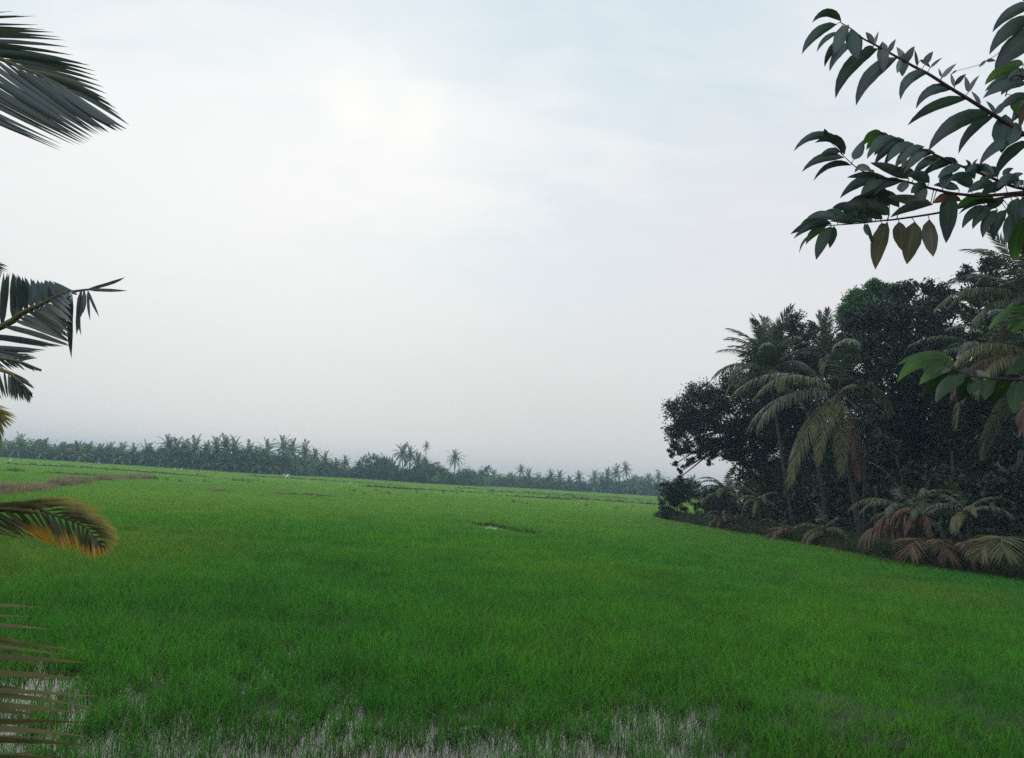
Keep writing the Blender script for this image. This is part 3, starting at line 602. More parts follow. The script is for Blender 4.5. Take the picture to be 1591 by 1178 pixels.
# dark mass behind and below
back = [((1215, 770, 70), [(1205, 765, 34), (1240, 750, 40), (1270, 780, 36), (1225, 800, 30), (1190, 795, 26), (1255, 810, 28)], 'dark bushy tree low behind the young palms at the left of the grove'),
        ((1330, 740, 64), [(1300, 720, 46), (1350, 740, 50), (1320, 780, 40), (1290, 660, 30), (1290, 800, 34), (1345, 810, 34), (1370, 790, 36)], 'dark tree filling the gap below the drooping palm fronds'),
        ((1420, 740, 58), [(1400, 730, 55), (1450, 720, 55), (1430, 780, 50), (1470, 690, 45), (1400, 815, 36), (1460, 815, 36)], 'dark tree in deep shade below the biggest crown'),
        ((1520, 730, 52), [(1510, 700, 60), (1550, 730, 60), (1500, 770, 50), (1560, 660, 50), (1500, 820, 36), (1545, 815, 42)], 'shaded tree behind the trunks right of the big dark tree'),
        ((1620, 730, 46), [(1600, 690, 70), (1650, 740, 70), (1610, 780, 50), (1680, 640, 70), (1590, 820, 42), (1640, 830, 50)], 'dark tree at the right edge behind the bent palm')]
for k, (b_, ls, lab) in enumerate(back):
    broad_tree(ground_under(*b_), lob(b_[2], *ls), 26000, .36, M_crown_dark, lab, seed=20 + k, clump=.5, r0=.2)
# dense thicket filling the back of the grove near the ground (one mass)
r = np.random.default_rng(31); n_ = 16000; u = rng.uniform(.06, 1, n_) * (nb_ - 1); i = np.minimum(u.astype(int), nb_ - 2); f = (u - i)[:, None]; p = e[i] * (1 - f) + e[i + 1] * f
q = rng.uniform(6.5, 13, n_); p[:, 0] += q * .92; p[:, 1] += q * .25; hm = 3.2 + 3.0 * fbm(p[:, 0], p[:, 1], .25, 2); p[:, 2] = .5 + hm * rng.random(n_)
p = np.repeat(p, 5, 0) + rng.normal(0, .28, (n_ * 5, 3)); V, F3 = leaves_arrays(p, rng.normal(0, 1, p.shape), .42, r, .6)
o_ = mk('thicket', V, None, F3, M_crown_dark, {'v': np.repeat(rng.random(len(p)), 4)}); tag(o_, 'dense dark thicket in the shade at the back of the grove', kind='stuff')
# shrubs
def shrub(px, py, d, rx, hpx, mat, label, seed, n=6000, size=.16, group=None, name='shrub'):
    b_ = ground_under(px, py, d, .3); r = np.random.default_rng(seed); ls = []
    for k in range(7):
        ls.append((px + r.uniform(-.6, .6) * rx, py - hpx * r.uniform(.15, .75), rx * r.uniform(.35, .55), r.uniform(-1, 1)))
    broad_tree(b_, lob(d, *ls), n, size, mat, label, name=name, cat='shrub', seed=seed, r0=.06, clump=.22, group=group, per=40)
shrub(1052, 808, 77, 34, 78, M_crown_mid, 'round dark green shrub standing at the left tip of the bank', 40, 12000, .2)
shrub(1034, 812, 77, 16, 34, M_crown_mid, 'low shrub at the foot of the round dark shrub, nearest the open field', 41, 3000, .17)
shrub(1098, 812, 74, 30, 68, M_crown_mid, 'green shrub right behind the round shrub at the tip of the bank', 42, 9000, .18)
shrub(1130, 800, 76, 30, 50, M_crown_mid, 'dark shrub under the small palm left of the grove', 43, 7000, .18)
shrub(1084, 822, 71, 18, 24, M_crown_green, 'small yellow-green bush at the water edge below the shrubs', 44, 3000, .13)
shrub(1180, 835, 66, 40, 44, M_crown_mid, 'low dark shrub on the bank between the two small palms', 45, 7000, .17)
shrub(1245, 845, 60, 36, 44, M_crown_dark, 'dark low shrub behind dead grass on the bank', 46, 6000, .17)
shrub(1320, 850, 53, 36, 34, M_crown_mid, 'low green bush beside the thin trunks on the bank', 47, 6000, .14)
shrub(1365, 862, 48, 34, 36, M_crown_mid, 'low green bush left of the dead red-brown fronds', 48, 6000, .13)
shrub(1583, 850, 37, 22, 40, M_crown_mid, 'leafy bush at the right edge beside the leaning trunk', 49, 4000, .13)

# coconut palms of the grove
lvA = (6, 8, 7, 5, 4, 1, 0)
palm(ground_under(1235, 820, 62), P(1196, 580, 63), 5.4, 'tallest coconut palm at the left of the grove, crown against the sky', levels=lvA, extra=((170, 3, 1.0, M_palm), (185, 2, .95, M_palm), (150, 1, .95, M_palm), (270, 4, .8, M_palm_old)), spin=.3)
palm(ground_under(1330, 820, 67), P(1288, 560, 68), 4.6, 'upright coconut palm between the tall left palm and the dark tree', levels=(4, 5, 4, 3, 2, 0, 0), spin=1.1)
palm(ground_under(1340, 840, 49), P(1302, 612, 50), 7.0, 'big coconut palm with long drooping and yellowing fronds in the middle of the grove', levels=(0, 0, 1, 1, 1, 0, 0), dead=0.0, old=.1,
     extra=((176, 3, 1.12, M_palm), (188, 3, .95, M_palm_old), (196, 4, 1.05, M_palm), (170, 4, 1.0, M_palm), (198, 5, .95, M_palm_old), (206, 5, 1.1, M_palm_old), (250, 6, .8, M_palm_old), (290, 6, .85, M_palm_dead), (330, 5, 1.0, M_palm), (226, 5, .85, M_palm_old)), spin=2.0, r0=.2)
palm(ground_under(1625, 850, 41), P(1602, 470, 42), 5.2, 'coconut palm cut by the right edge with fronds against the sky', levels=(3, 4, 4, 4, 3, 1, 0), extra=((172, 3, .95, M_palm), (160, 2, .9, M_palm), (188, 4, .9, M_palm)), spin=.8)
palm(ground_under(1640, 850, 37), P(1612, 560, 38), 5.4, 'coconut palm at the right edge with olive and brown drooping fronds', levels=(1, 2, 3, 3, 3, 2, 0), extra=((180, 3, .95, M_palm_old), (184, 4, 1.0, M_palm_dead), (200, 4, .95, M_palm_old), (178, 2, .9, M_palm)), spin=1.9)
palm(ground_under(1560, 850, 46), P(1545, 560, 48), 5.0, 'shaded coconut palm behind the right edge palms', levels=(2, 3, 4, 4, 3, 1, 0), extra=((180, 3, 1.0, M_palm), (170, 3, .95, M_palm)), spin=.1)
# lower and young palms along the bank
YP = [((1140, 812, 73), (1128, 762), 3.4, (1, 2, 4, 4, 2, 0, 0), M_palm, 'small coconut palm arching over the shrubs at the left of the grove', ((175, 3, 1, M_palm), (150, 2, .9, M_palm), (20, 2, .9, M_palm))),
      ((1184, 825, 68), (1180, 775), 2.6, (0, 1, 2, 3, 3, 1, 0), M_palm, 'small drooping palm left of the dark hollow in the grove', ((200, 4, .9, M_palm_old),)),
      ((1128, 826, 71), (1126, 806), 2.6, (1, 3, 3, 3, 1, 0, 0), M_palm, 'low palm with yellow and brown fronds at the field edge', ((200, 4, 1, M_palm_old), (235, 4, 1, M_palm_dead), (170, 3, 1, M_palm_old), (250, 5, 1, M_palm_old))),
      ((1214, 838, 63), (1212, 820), 1.9, (2, 3, 2, 1, 0, 0, 0), M_palm, 'little upright palm seedling at the edge of the bank', ()),
      ((1284, 842, 56), (1282, 822), 3.0, (2, 3, 3, 3, 1, 0, 0), M_palm, 'young palm without a trunk beside dead grass below the hanging fronds', ((195, 4, .9, M_palm_old),)),
      ((1402, 855, 48), (1408, 792), 4.0, (1, 2, 3, 2, 2, 0, 0), M_palm, 'young palm sending one pale frond to the left in the dark of the grove', ((172, 3, 1.0, M_palm_old), (180, 3, .9, M_palm), (215, 5, .8, M_palm))),
      ((1440, 862, 44), (1432, 800), 2.9, (1, 1, 2, 2, 2, 1, 0), M_palm, 'small palm with rust-orange fronds above the dead leaves', ((215, 4, 1, M_palm_dead), (250, 4, .9, M_palm_dead), (60, 1, 1, M_palm_old), (330, 3, 1, M_palm), (200, 3, .9, M_palm_dead))),
      ((1502, 872, 41), (1500, 796), 2.9, (0, 2, 3, 4, 3, 1, 0), M_palm, 'small palm with an umbrella of drooping fronds on a thin grey trunk', ((225, 4, 1, M_palm_old), (180, 3, 1, M_palm), (350, 3, 1, M_palm_dead)))]
for (b_, c_, Lf, lv, mt, lab, ex) in YP:
    b_ = (b_[0], b_[1], dedge(b_[0]) + 2.0); Lf *= .80; lv = (0, min(lv[1], 1), min(lv[2], 2)) + tuple(lv[3:])
    gb = ground_under(*b_, z=.4); palm(gb, P(c_[0], c_[1], b_[2] - .3), Lf, lab, name='young_palm', cat='young palm', levels=lv, extra=ex, r0=.09 if lab.startswith('small palm') else .11, nl=44, wd=.07, old=.2)
# thin trunks
def stick(px, py0, py1, d, r_, lean, label, mat=M_palmbark, name='bare_trunk'):
    b_ = G(px, py0, .4); k = d; b_ = ground_under(px, py0, d, .4); t_ = P(px + lean, py1, d + .5); root = empty(name, b_); tag(root, label, 'trunk')
    trunk_mesh((0, 0, -.3), np.array(t_) - np.array(b_), r_, r_ * .75, mat, root)
stick(1342, 830, 690, 50, .13, 3, 'thin straight grey trunk in the shade left of the young palm')
stick(1366, 832, 760, 48, .11, -4, 'short thin grey trunk right beside the straight one')
stick(1290, 818, 640, 55, .2, -34, 'pale trunk leaning left beneath the drooping fronds')
stick(1478, 852, 700, 44, .1, 1, 'thin upright trunk left of the umbrella shaped palm')
stick(1560, 862, 700, 40, .2, 26, 'pale trunk leaning right at the right end of the grove')
# fallen dead fronds at the edge of the bank
def fallen(px, py, d, az, Lf, mat, label, lv=7, tilt=0.0, z=None):
    d = dedge(px) + d; b_ = P(px, py, d); root = bpy.data.objects.new('fallen_frond', frond_mesh(lv, 3, Lf, mat, 40, 2.7, .055)); col.objects.link(root)
    root.location = tuple(b_); root.rotation_euler = (0, tilt, R(az)); tag(root, label, 'dead palm frond', 'dead fronds hanging over the edge of the right bank')
fallen(1443, 848, .6, 222, 2.6, M_palm_dead, 'red-brown dead frond spilling over the bank edge, leftmost of the fans')
fallen(1448, 846, .4, 258, 2.5, M_palm_dead, 'red-brown dead frond draped just right of the leftmost fan')
fallen(1480, 850, .5, 268, 2.4, M_palm_dead, 'rust coloured dead frond fan in the middle of the pile')
fallen(1487, 852, .5, 300, 2.3, M_palm_dead, 'rust coloured dead frond leaning right in the middle of the pile')
fallen(1557, 845, .4, 240, 2.6, M_palm_old, 'straw coloured frond draped onto the rice, rightmost of the fans')
fallen(1562, 850, .4, 210, 2.4, M_palm_old, 'straw coloured frond lying left of the rightmost fan')
fallen(1410, 832, 1.2, 190, 2.8, M_palm_dead, 'brown dead frond bowed over low grass left of the fans', 3)
fallen(1440, 812, 1.4, 176, 2.8, M_palm_dead, 'brown dead frond hanging above the leftmost fan', 3)
fallen(1236, 828, 1.0, 200, 2.2, M_palm_dead, 'small dead frond hanging in the brown grass left of the young palm')

# ================================================================== DISTANT TREE LINE
def far_palm_crown(seed):
    r = np.random.default_rng(seed); mb = MB(); a = r.uniform(0, 6)
    for k in range(24):
        lv = min(5, int(k / 24 * 6)); a0, a1, hg = LEVELS[lv]; sub = frond_arrays(4.6 * r.uniform(.85, 1.1), a0, a1, 15, 1.0, .17, hg, seed * 50 + k, seg=2, ns=7, rr=.06)
        V = np.concatenate(sub.V); a += 2.39996; c_, s_ = math.cos(a), math.sin(a); V = np.stack([V[:, 0] * c_ - V[:, 1] * s_, V[:, 0] * s_ + V[:, 1] * c_, V[:, 2]], -1)
        mb.add(V, np.concatenate(sub.F4), np.concatenate(sub.F3), v=np.concatenate(sub.A['v']) * .6 + .4 * r.random() * (1.0 if lv < 4 else 1.2), t=np.concatenate(sub.A['t']))
    return mb.build('crown', M_far_palm, link=False).data
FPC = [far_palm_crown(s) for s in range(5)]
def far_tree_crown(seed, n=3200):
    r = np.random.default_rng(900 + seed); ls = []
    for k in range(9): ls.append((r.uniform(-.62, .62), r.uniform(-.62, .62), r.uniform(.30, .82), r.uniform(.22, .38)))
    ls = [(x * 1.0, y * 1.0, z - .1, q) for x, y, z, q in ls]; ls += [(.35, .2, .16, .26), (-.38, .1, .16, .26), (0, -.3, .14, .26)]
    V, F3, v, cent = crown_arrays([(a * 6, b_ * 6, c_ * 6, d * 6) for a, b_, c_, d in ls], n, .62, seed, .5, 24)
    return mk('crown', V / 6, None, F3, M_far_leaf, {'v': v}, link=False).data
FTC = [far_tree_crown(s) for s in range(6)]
_tk = {}
def unit_trunk():
    p = spline([(0, 0, -.02), (.015, .01, .5), (0, 0, 1)], 6); V, F_ = tube(p, np.array([.014, .011, .010, .010, .009, .009]), 5); return mk('trunk', V, F_, None, M_palmbark, link=False).data
UT = unit_trunk()
BASE = [(-200, 699), (0, 711), (210, 724), (400, 737), (540, 743), (678, 753), (780, 757), (1025, 772), (1250, 787)]
def base_y(px): return float(np.interp(px, [b_[0] for b_ in BASE], [b_[1] for b_ in BASE]))
def far_loc(px, back_m=0.0):
    g_ = G(px, base_y(px)); d = np.linalg.norm(g_[:2]); u = g_[:2] / d; return np.array([*(u * (d + back_m)), 0.0])
def far_palm(px, py, label, group=None, back_m=0., s=1., name='coconut_palm', cat='coconut palm', hmin=3):
    b_ = far_loc(px, back_m); dd = (b_ - EYE) @ Fw; c = P(px, py, dd); h = max(hmin, c[2] - 3.2 * s)   # crown centre below the frond tips
    root = empty(name, b_); tag(root, label, cat, group)
    t_ = bpy.data.objects.new('trunk', UT); col.objects.link(t_); t_.parent = root; t_.scale = (14 * s, 14 * s, h)
    k = bpy.data.objects.new('crown', random.choice(FPC)); col.objects.link(k); k.parent = root; k.location = (0, 0, h); k.rotation_euler = (random.uniform(-.1, .1), random.uniform(-.1, .1), random.uniform(0, 6.28)); q = s * random.uniform(.8, 1.02); k.scale = (q, q, q)
def far_tree(px, py, wpx, label, group=None, back_m=0., mat=None):
    b_ = far_loc(px, back_m); dd = (b_ - EYE) @ Fw; c = P(px, py, dd); h = max(2.5, c[2]); rad = wpx * dd / FPX * .5
    root = empty('broadleaf_tree', b_); tag(root, label, 'tree', group)
    k = bpy.data.objects.new('crown', random.choice(FTC)); col.objects.link(k); k.parent = root; k.rotation_euler = (0, 0, random.uniform(0, 6.28)); k.scale = (rad / .9, rad / .9, h / .98)
    t_ = bpy.data.objects.new('trunk', UT); col.objects.link(t_); t_.parent = root; t_.scale = (18, 18, h * .6)
ORD = ('first', 'second', 'third', 'fourth', 'fifth', 'sixth', 'seventh', 'eighth', 'ninth', 'tenth', 'eleventh', 'twelfth')
def stand(marks, others, group, what, s=1.2, fillers=()):
    """marks: (px, py, label, short phrase); others are named by counting from the nearest mark"""
    for m_ in marks: far_palm(m_[0], m_[1], m_[2], group, s=s, back_m=m_[4] if len(m_) > 4 else 0)
    for side in (-1, 1):
        for mi, m_ in enumerate(marks):
            mine = [o_ for o_ in others if min(range(len(marks)), key=lambda q: abs(marks[q][0] - o_[0])) == mi and (o_[0] - m_[0]) * side > 0]
            for k_, o_ in enumerate(sorted(mine, key=lambda o_: abs(o_[0] - m_[0]))):
                far_palm(o_[0], o_[1], '%s %s %s of %s' % (ORD[k_], what, 'right' if side > 0 else 'left', m_[3]), group, s=s, back_m=random.uniform(0, 8))
    for (x_, y_) in fillers:
        m_ = min(marks, key=lambda q: abs(q[0] - x_)); far_palm(x_, y_, 'lower palm crown sunk beneath %s' % m_[3], group, s=s, back_m=random.uniform(-4, 3), hmin=2.5)
gA, gB, gD, gE = 'coconut palms in the hazy row at the far left', 'coconut palms in the tall dense stand left of centre', 'coconut palms in the low far row right of centre', 'coconut palms in the clump just left of the grove'
ff = lambda x0, x1, st, y0, y1, j: [(x_ + random.uniform(-4, 4), y0 + (y1 - y0) * (x_ - x0) / (x1 - x0) + random.uniform(0, j)) for x_ in np.arange(x0, x1, st)]
stand([(26, 678, 'hazy coconut palm standing highest at the far left edge of the tree line', 'the highest palm at the far left'), (66, 682, 'hazy coconut palm with a wide crown above the low trees, left of the palm row', 'the wide-crowned palm at the far left'), (204, 690, 'last hazy palm before the dense stand rises', 'the last hazy palm before the dense stand')],
      [(90, 691), (118, 688), (134, 691), (150, 692), (166, 690), (185, 688), (-40, 676), (-90, 676)], gA, 'hazy coconut palm', 1.15, ff(60, 214, 32, 694, 700, 6))
stand([(258, 679, 'tall distant palm at the left shoulder of the dense stand', 'the tall palm at the shoulder of the dense stand'), (346, 678, 'tallest palm at the peak of the dense stand left of centre', 'the tallest palm in the dense stand'), (436, 681, 'tall palm with a broad crown near the right of the dense stand', 'the broad-crowned palm in the dense stand')],
      [(224, 691), (270, 684), (284, 685), (300, 683), (316, 686), (332, 682), (360, 684), (382, 687), (396, 694), (411, 688), (450, 686), (470, 690), (486, 697), (502, 703)], gB, 'distant palm', 1.3, ff(228, 490, 24, 698, 710, 10))
far_palm(520, 712, 'small palm where the dense stand ends, left of the dip', s=1.0); far_palm(534, 709, 'lone coconut palm in the dip left of the rounded tree', s=1.1); far_palm(622, 692, 'tall coconut palm leaning left, beside the slender areca palm', s=1.35); far_palm(634, 697, 'coconut palm close behind the tall one left of the slender areca palm', s=1.2)
far_palm(647, 703, 'shorter coconut palm directly below the slender areca palm', s=1.2); far_palm(704, 699, 'coconut palm standing alone on a visible trunk right of the areca palm', s=1.3)
far_palm(637, 731, 'low pale green palm at the field edge below the areca palm', s=1.1, hmin=1.2); far_palm(658, 712, 'palm half hidden in the bushy trees under the areca palm', s=1.2, back_m=6)
stand([(808, 722, 'coconut palm standing clear of the low trees, leftmost of the far row right of centre', 'the leftmost clear palm right of centre'), (898, 734, 'small lone palm with thin trunk showing sky beneath its crown', 'the small lone palm')],
      [(820, 731), (836, 737), (855, 731), (868, 733), (884, 740), (792, 736)], gD, 'hazy palm', 1.15, ff(795, 915, 30, 742, 748, 5))
stand([(971, 719, 'tallest palm in the clump just left of the dark grove', 'the tallest palm beside the grove'), (1022, 733, 'palm beside the grove, its crown half over the round shrub', 'the palm half over the round shrub')],
      [(923, 733), (933, 738), (943, 728), (956, 725), (984, 738), (1075, 741)], gE, 'distant palm', 1.3, ff(925, 1040, 24, 742, 750, 7))
far_palm(990, 746, 'low palm with splayed pale fronds beneath the clump left of the grove', gE, s=1.3, hmin=2, back_m=-6)
# areca palm: slender, small crown
b_ = far_loc(658, 12); dd = (b_ - EYE) @ Fw; c = P(658, 694, dd); root = empty('areca_palm', b_); tag(root, 'slender areca palm with tiny crown rising highest above the tree line', 'areca palm')
t_ = bpy.data.objects.new('trunk', UT); col.objects.link(t_); t_.parent = root; t_.scale = (13, 13, c[2])
k = bpy.data.objects.new('crown', FPC[2]); col.objects.link(k); k.parent = root; k.location = (0, 0, c[2]); k.scale = (.5, .5, .65)
# broadleaf trees of the tree line
def fill(x0, x1, step, tops, hjit, wpx, marks, grp, back_=(0, 14)):
    x_ = x0
    while x_ < x1:
        mk_ = min(marks, key=lambda q: abs(q[0] - x_))[1]
        far_tree(x_, np.interp(x_, tops[0], tops[1]) + random.uniform(0, hjit), wpx * random.uniform(.8, 1.25), 'hazy bushy tree below %s' % mk_, grp, random.uniform(*back_)); x_ += step * random.uniform(.8, 1.2)
fill(-60, 214, 15, ((-60, 60, 214), (684, 692, 699)), 10, 34, [(26, 'the highest palm at the far left'), (66, 'the wide-crowned palm at the far left'), (118, 'the middle of the hazy palm row'), (185, 'the last hazy palms')], 'trees below the palms at the far left')
fill(216, 540, 14, ((216, 300, 350, 450, 500, 540), (693, 690, 689, 694, 711, 721)), 14, 38, [(240, 'the left end of the dense stand'), (262, 'the palm at its left shoulder'), (300, 'the left half of the dense stand'), (346, 'the tallest palm in the stand'), (390, 'the right half of the stand'), (436, 'the broad-crowned palm'), (470, 'the right end of the dense stand'), (520, 'the palms before the dip')], 'trees at the foot of the dense palm stand')
fill(545, 790, 14, ((545, 640, 690, 790), (720, 722, 728, 738)), 5, 34, [(560, 'the large rounded tree'), (610, 'the tall palm beside the areca palm'), (650, 'the areca palm'), (704, 'the palm standing alone'), (760, 'the slope right of the dark dome-shaped tree')], 'trees in the middle of the tree line')
fill(780, 918, 12, ((780, 918), (735, 744)), 4, 28, [(808, 'the leftmost clear palm right of centre'), (860, 'the twin palms right of centre'), (898, 'the small lone palm')], 'trees in the low far row right of centre')
fill(918, 1130, 13, ((918, 960, 1000, 1130), (742, 736, 744, 760)), 5, 32, [(935, 'the left side of the clump beside the grove'), (971, 'the tallest palm beside the grove'), (1022, 'the palm half over the round shrub'), (1090, 'the dark grove itself')], 'trees among the clump left of the grove')
far_tree(575, 700, 54, 'large rounded tree with airy crown in the middle of the tree line', None, 4); far_tree(600, 707, 40, 'rounded tree adjoining the right of the large airy tree', None, 4)
far_tree(656, 707, 44, 'bushy tree behind the foot of the slender areca palm'); far_tree(682, 717, 42, 'green tree between the areca palm and the lone palm')
far_tree(731, 719, 62, 'dark dome-shaped tree at the right end of the middle clump', None, -6); far_tree(714, 727, 40, 'bushy tree leaning against the left of the dark dome-shaped tree', None, -4)
far_tree(645, 728, 34, 'yellowish green bush at the field edge below the areca palm', None, -8); far_tree(1000, 735, 46, 'broad flat-topped tree right of the palm clump near the grove', None, 6)
far_tree(765, 733, 36, 'pale hazy trees stepping down right of the dark dome', None, 30)
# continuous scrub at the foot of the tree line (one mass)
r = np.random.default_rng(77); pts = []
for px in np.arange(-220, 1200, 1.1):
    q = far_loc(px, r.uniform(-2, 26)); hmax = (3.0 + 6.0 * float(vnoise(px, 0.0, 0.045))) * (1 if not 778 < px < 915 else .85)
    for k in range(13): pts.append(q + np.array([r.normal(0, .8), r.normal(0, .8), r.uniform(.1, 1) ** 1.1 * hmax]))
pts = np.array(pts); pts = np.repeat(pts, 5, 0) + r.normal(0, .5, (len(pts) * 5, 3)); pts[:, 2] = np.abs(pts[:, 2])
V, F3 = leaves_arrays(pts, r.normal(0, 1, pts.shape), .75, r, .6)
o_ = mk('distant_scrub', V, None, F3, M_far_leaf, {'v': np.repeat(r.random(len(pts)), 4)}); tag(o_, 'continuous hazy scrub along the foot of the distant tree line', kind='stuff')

# ================================================================== EGRETS
def egret(px, py, label, heading=0., s=1.0, fly=False):
    b_ = G(px, py, .0); root = empty('egret', b_, heading); tag(root, label, 'egret', 'white egrets feeding in the far paddy'); z0 = .42 if not fly else .9
    c = spline([(-.34, 0, z0 - .05), (-.2, 0, z0), (0, 0, z0 + .03), (.14, 0, z0 + .10), (.17, 0, z0 + .24), (.10, 0, z0 + .38), (.15, 0, z0 + .47), (.22, 0, z0 + .48)], 16)
    rad = np.interp(np.linspace(0, 1, 16), [0, .15, .3, .45, .6, .8, .92, 1], [.01, .07, .13, .10, .04, .028, .04, .02]); V, F_ = tube(c * s, rad * s, 8); mk('body', V, F_, None, M_white, smooth=True, parent=root)
    V, F_ = tube(np.array([(.22, 0, z0 + .48), (.29, 0, z0 + .47), (.36, 0, z0 + .45)]) * s, [.018 * s, .012 * s, .003], 5); mk('beak', V, F_, None, M_beak, parent=root)
    for y_ in (-.04, .04):
        V, F_ = tube(np.array([(0, y_, z0), (-.02, y_, z0 * .5), (0, y_, 0), (.07, y_, .0)]) * s, [.014, .011, .009, .006], 5); mk('leg', V, F_, None, M_leg, parent=root)
    for y_ in (-1, 1):
        W = np.array([(.12, y_ * .09, z0 + .08), (-.05, y_ * .14, z0 + .07), (-.33, y_ * .06, z0 - .04), (-.1, y_ * .12, z0 - .06)]) if not fly else np.array([(.12, y_ * .09, z0 + .08), (.08, y_ * .5, z0 + .45), (-.22, y_ * .55, z0 + .42), (-.25, y_ * .09, z0 + .03)])
        Wt = np.vstack([W, W + np.array([0, y_ * -.02, .02])]) * s; mk('wing', Wt, [(0, 1, 2, 3), (7, 6, 5, 4), (0, 4, 5, 1), (1, 5, 6, 2), (2, 6, 7, 3), (3, 7, 4, 0)], None, M_white, parent=root)
for px, py, lab, hd, s, fl in ((15, 720, 'white egret nearest the left edge of the photo, standing in the far paddy', 0.6, 1.35, False), (154, 722, 'small white egret low against the trees, between the left edge and the pair', 2.8, 1.2, False),
        (271, 733, 'upright white egret, left of the close pair', 1.2, 1.4, False), (281, 733, 'hunched white egret, right of the close pair', .2, 1.4, False), (294, 729, 'tiny white egret just behind and right of the close pair', 2.2, 1.0, False),
        (442, 751, 'white egret with lifted wings in the open field left of centre', 2.6, 1.3, True), (543, 755, 'faint pale egret in the field below the lone palm', .5, 1.1, False)):
    egret(px, py, lab, hd, s, fl)

# ================================================================== NEAR COCONUT PALM, left (fronds reach into the frame)
def blade(name, p0, p1, width, bow, roll, mat, parent, v, ns=6, fold=.22, prof='leaflet'):
    """one leaf/leaflet from p0 to p1 (world), bow = sideways sag vector"""
    p0, p1, bow = np.array(p0), np.array(p1), np.array(bow); t_ = np.linspace(0, 1, ns); c = p0 + (p1 - p0) * t_[:, None] + bow * (4 * t_ * (1 - t_))[:, None]
    T = nrm(np.gradient(c, axis=0)); view = nrm((p0 + p1) / 2 - EYE); A = nrm(np.cross(T, view)); B = nrm(np.cross(A, T)); A2 = A * math.cos(roll) + B * math.sin(roll); B2 = -A * math.sin(roll) + B * math.cos(roll)
    if prof == 'leaflet': w_ = np.clip(t_ / .12 + .3, 0, 1) * np.clip((1 - t_) / .36, 0, 1) ** .75
    else: w_ = np.sin(np.pi * np.clip(t_, 0, 1) ** .78) ** .8 * (1.04 - .16 * t_) * (1 + .035 * np.sin(t_ * 31 + v * 20)); w_[0] = .06
    w_ = w_ * width * .5; w_[-1] = 0.0004
    a_ = c + A2 * w_[:, None] + B2 * (fold * w_)[:, None]; d_ = c - A2 * w_[:, None] + B2 * (fold * w_)[:, None]
    V = np.stack([a_, c, d_], 1).reshape(-1, 3); i = np.arange(ns - 1) * 3; Fq = np.concatenate([np.stack([i, i + 1, i + 4, i + 3], -1), np.stack([i + 1, i + 2, i + 5, i + 4], -1)])
    o_ = mk(name, V, Fq, None, mat, {'t': np.repeat(t_, 3), 'v': np.full(len(V), v), 's': np.tile([1.0, 0.0, 1.0], ns), 'l': np.repeat(t_, 3) * np.linalg.norm(p1 - p0)}, smooth=True)
    o_.parent = parent; o_.matrix_parent_inverse = Matrix.Identity(4)
    return o_
def rel(o_, origin): o_.data.transform(Matrix.Translation(-Vector(tuple(origin))))
NPB = np.array(P(-930, 760, 4.0)); NPB[2] = .55; CROWN = P(-900, 700, 4.0)
npalm = empty('coconut_palm', NPB); tag(npalm, 'near coconut palm off the left edge, its long fronds reaching into the frame', 'coconut palm')
trunk_mesh((0, 0, -.4), CROWN - NPB, .19, .15, M_palmbark, npalm)
rr = np.random.default_rng(5)
def near_frond(parent, origin, rach, d0, d1, sets, rw=.016, extra_mat=M_rachis):
    """rach: px polyline (first at the crown); depth from d0 to d1; sets: (bases px polyline, tips px polyline, count, width px, bow px, mat, droproll)"""
    n = len(rach); pts = [P(x, y, d0 + (d1 - d0) * i / (n - 1)) for i, (x, y) in enumerate(rach)]; c = spline(pts, 30); V, F_ = tube(c - origin, np.linspace(rw * 1.8, rw * .35, 30), 5)
    fo = mk('frond', V, F_, None, extra_mat, {'t': np.zeros(len(V)), 'v': np.zeros(len(V))}, smooth=True, parent=parent)
    for bs, tp, cnt, wpx, bow, mat, dd in sets:
        B = spline(np.c_[np.array(bs, float), np.zeros(len(bs))], cnt)[:, :2] if cnt > 1 else np.array(bs, float); ti = np.linspace(0, len(tp) - 1, cnt); tp = np.array(tp, float); i = np.minimum(ti.astype(int), len(tp) - 2); f = (ti - i)[:, None]; Tq = tp[i] * (1 - f) + tp[i + 1] * f
        for k in range(cnt):
            dm = d1 + rr.normal(0, .05); p0 = P(*B[k], d1); j = np.argmin(np.linalg.norm(c - p0, axis=1)); p0 = c[j] if np.linalg.norm(c[j] - p0) < .35 else p0
            jj = rr.normal(0, 1.2, 2); p1 = P(Tq[k][0] + jj[0], Tq[k][1] + jj[1], d1 + dd + rr.normal(0, .05)); sc_ = d1 / FPX
            bw = (Up * -1.0) * bow * sc_ * rr.uniform(.7, 1.3)
            bl = blade('leaflet', p0, p1, wpx * sc_ * rr.uniform(.85, 1.15), bw, rr.normal(0, .35), mat, fo, rr.random()); rel(bl, origin)
    return fo
# upper frond
F1u = [(22, 18), (33, 27), (55, 27), (64, 48), (87, 49), (99, 59), (109, 74), (122, 96), (144, 104), (149, 117), (158, 128), (166, 144), (169, 155), (180, 168), (187, 182), (198, 196)]
F1l = [(94, 234), (96, 224), (124, 226), (131, 221), (140, 218), (146, 211), (153, 206), (165, 207), (178, 203), (190, 204), (197, 200)]
near_frond(npalm, NPB, [(-900, 700), (-720, 330), (-460, 90), (-240, 50), (-60, 74), (40, 108), (105, 138)], 4.0, 4.0,
           [([(-330, 60), (-200, 52), (-60, 74), (40, 108), (100, 136)], F1u, 24, 6.5, -4, M_nf_green, .15), ([(-300, 60), (-180, 56), (-60, 76), (30, 106), (98, 136)], F1l, 30, 7.5, 4, M_nf_green, -.2)])
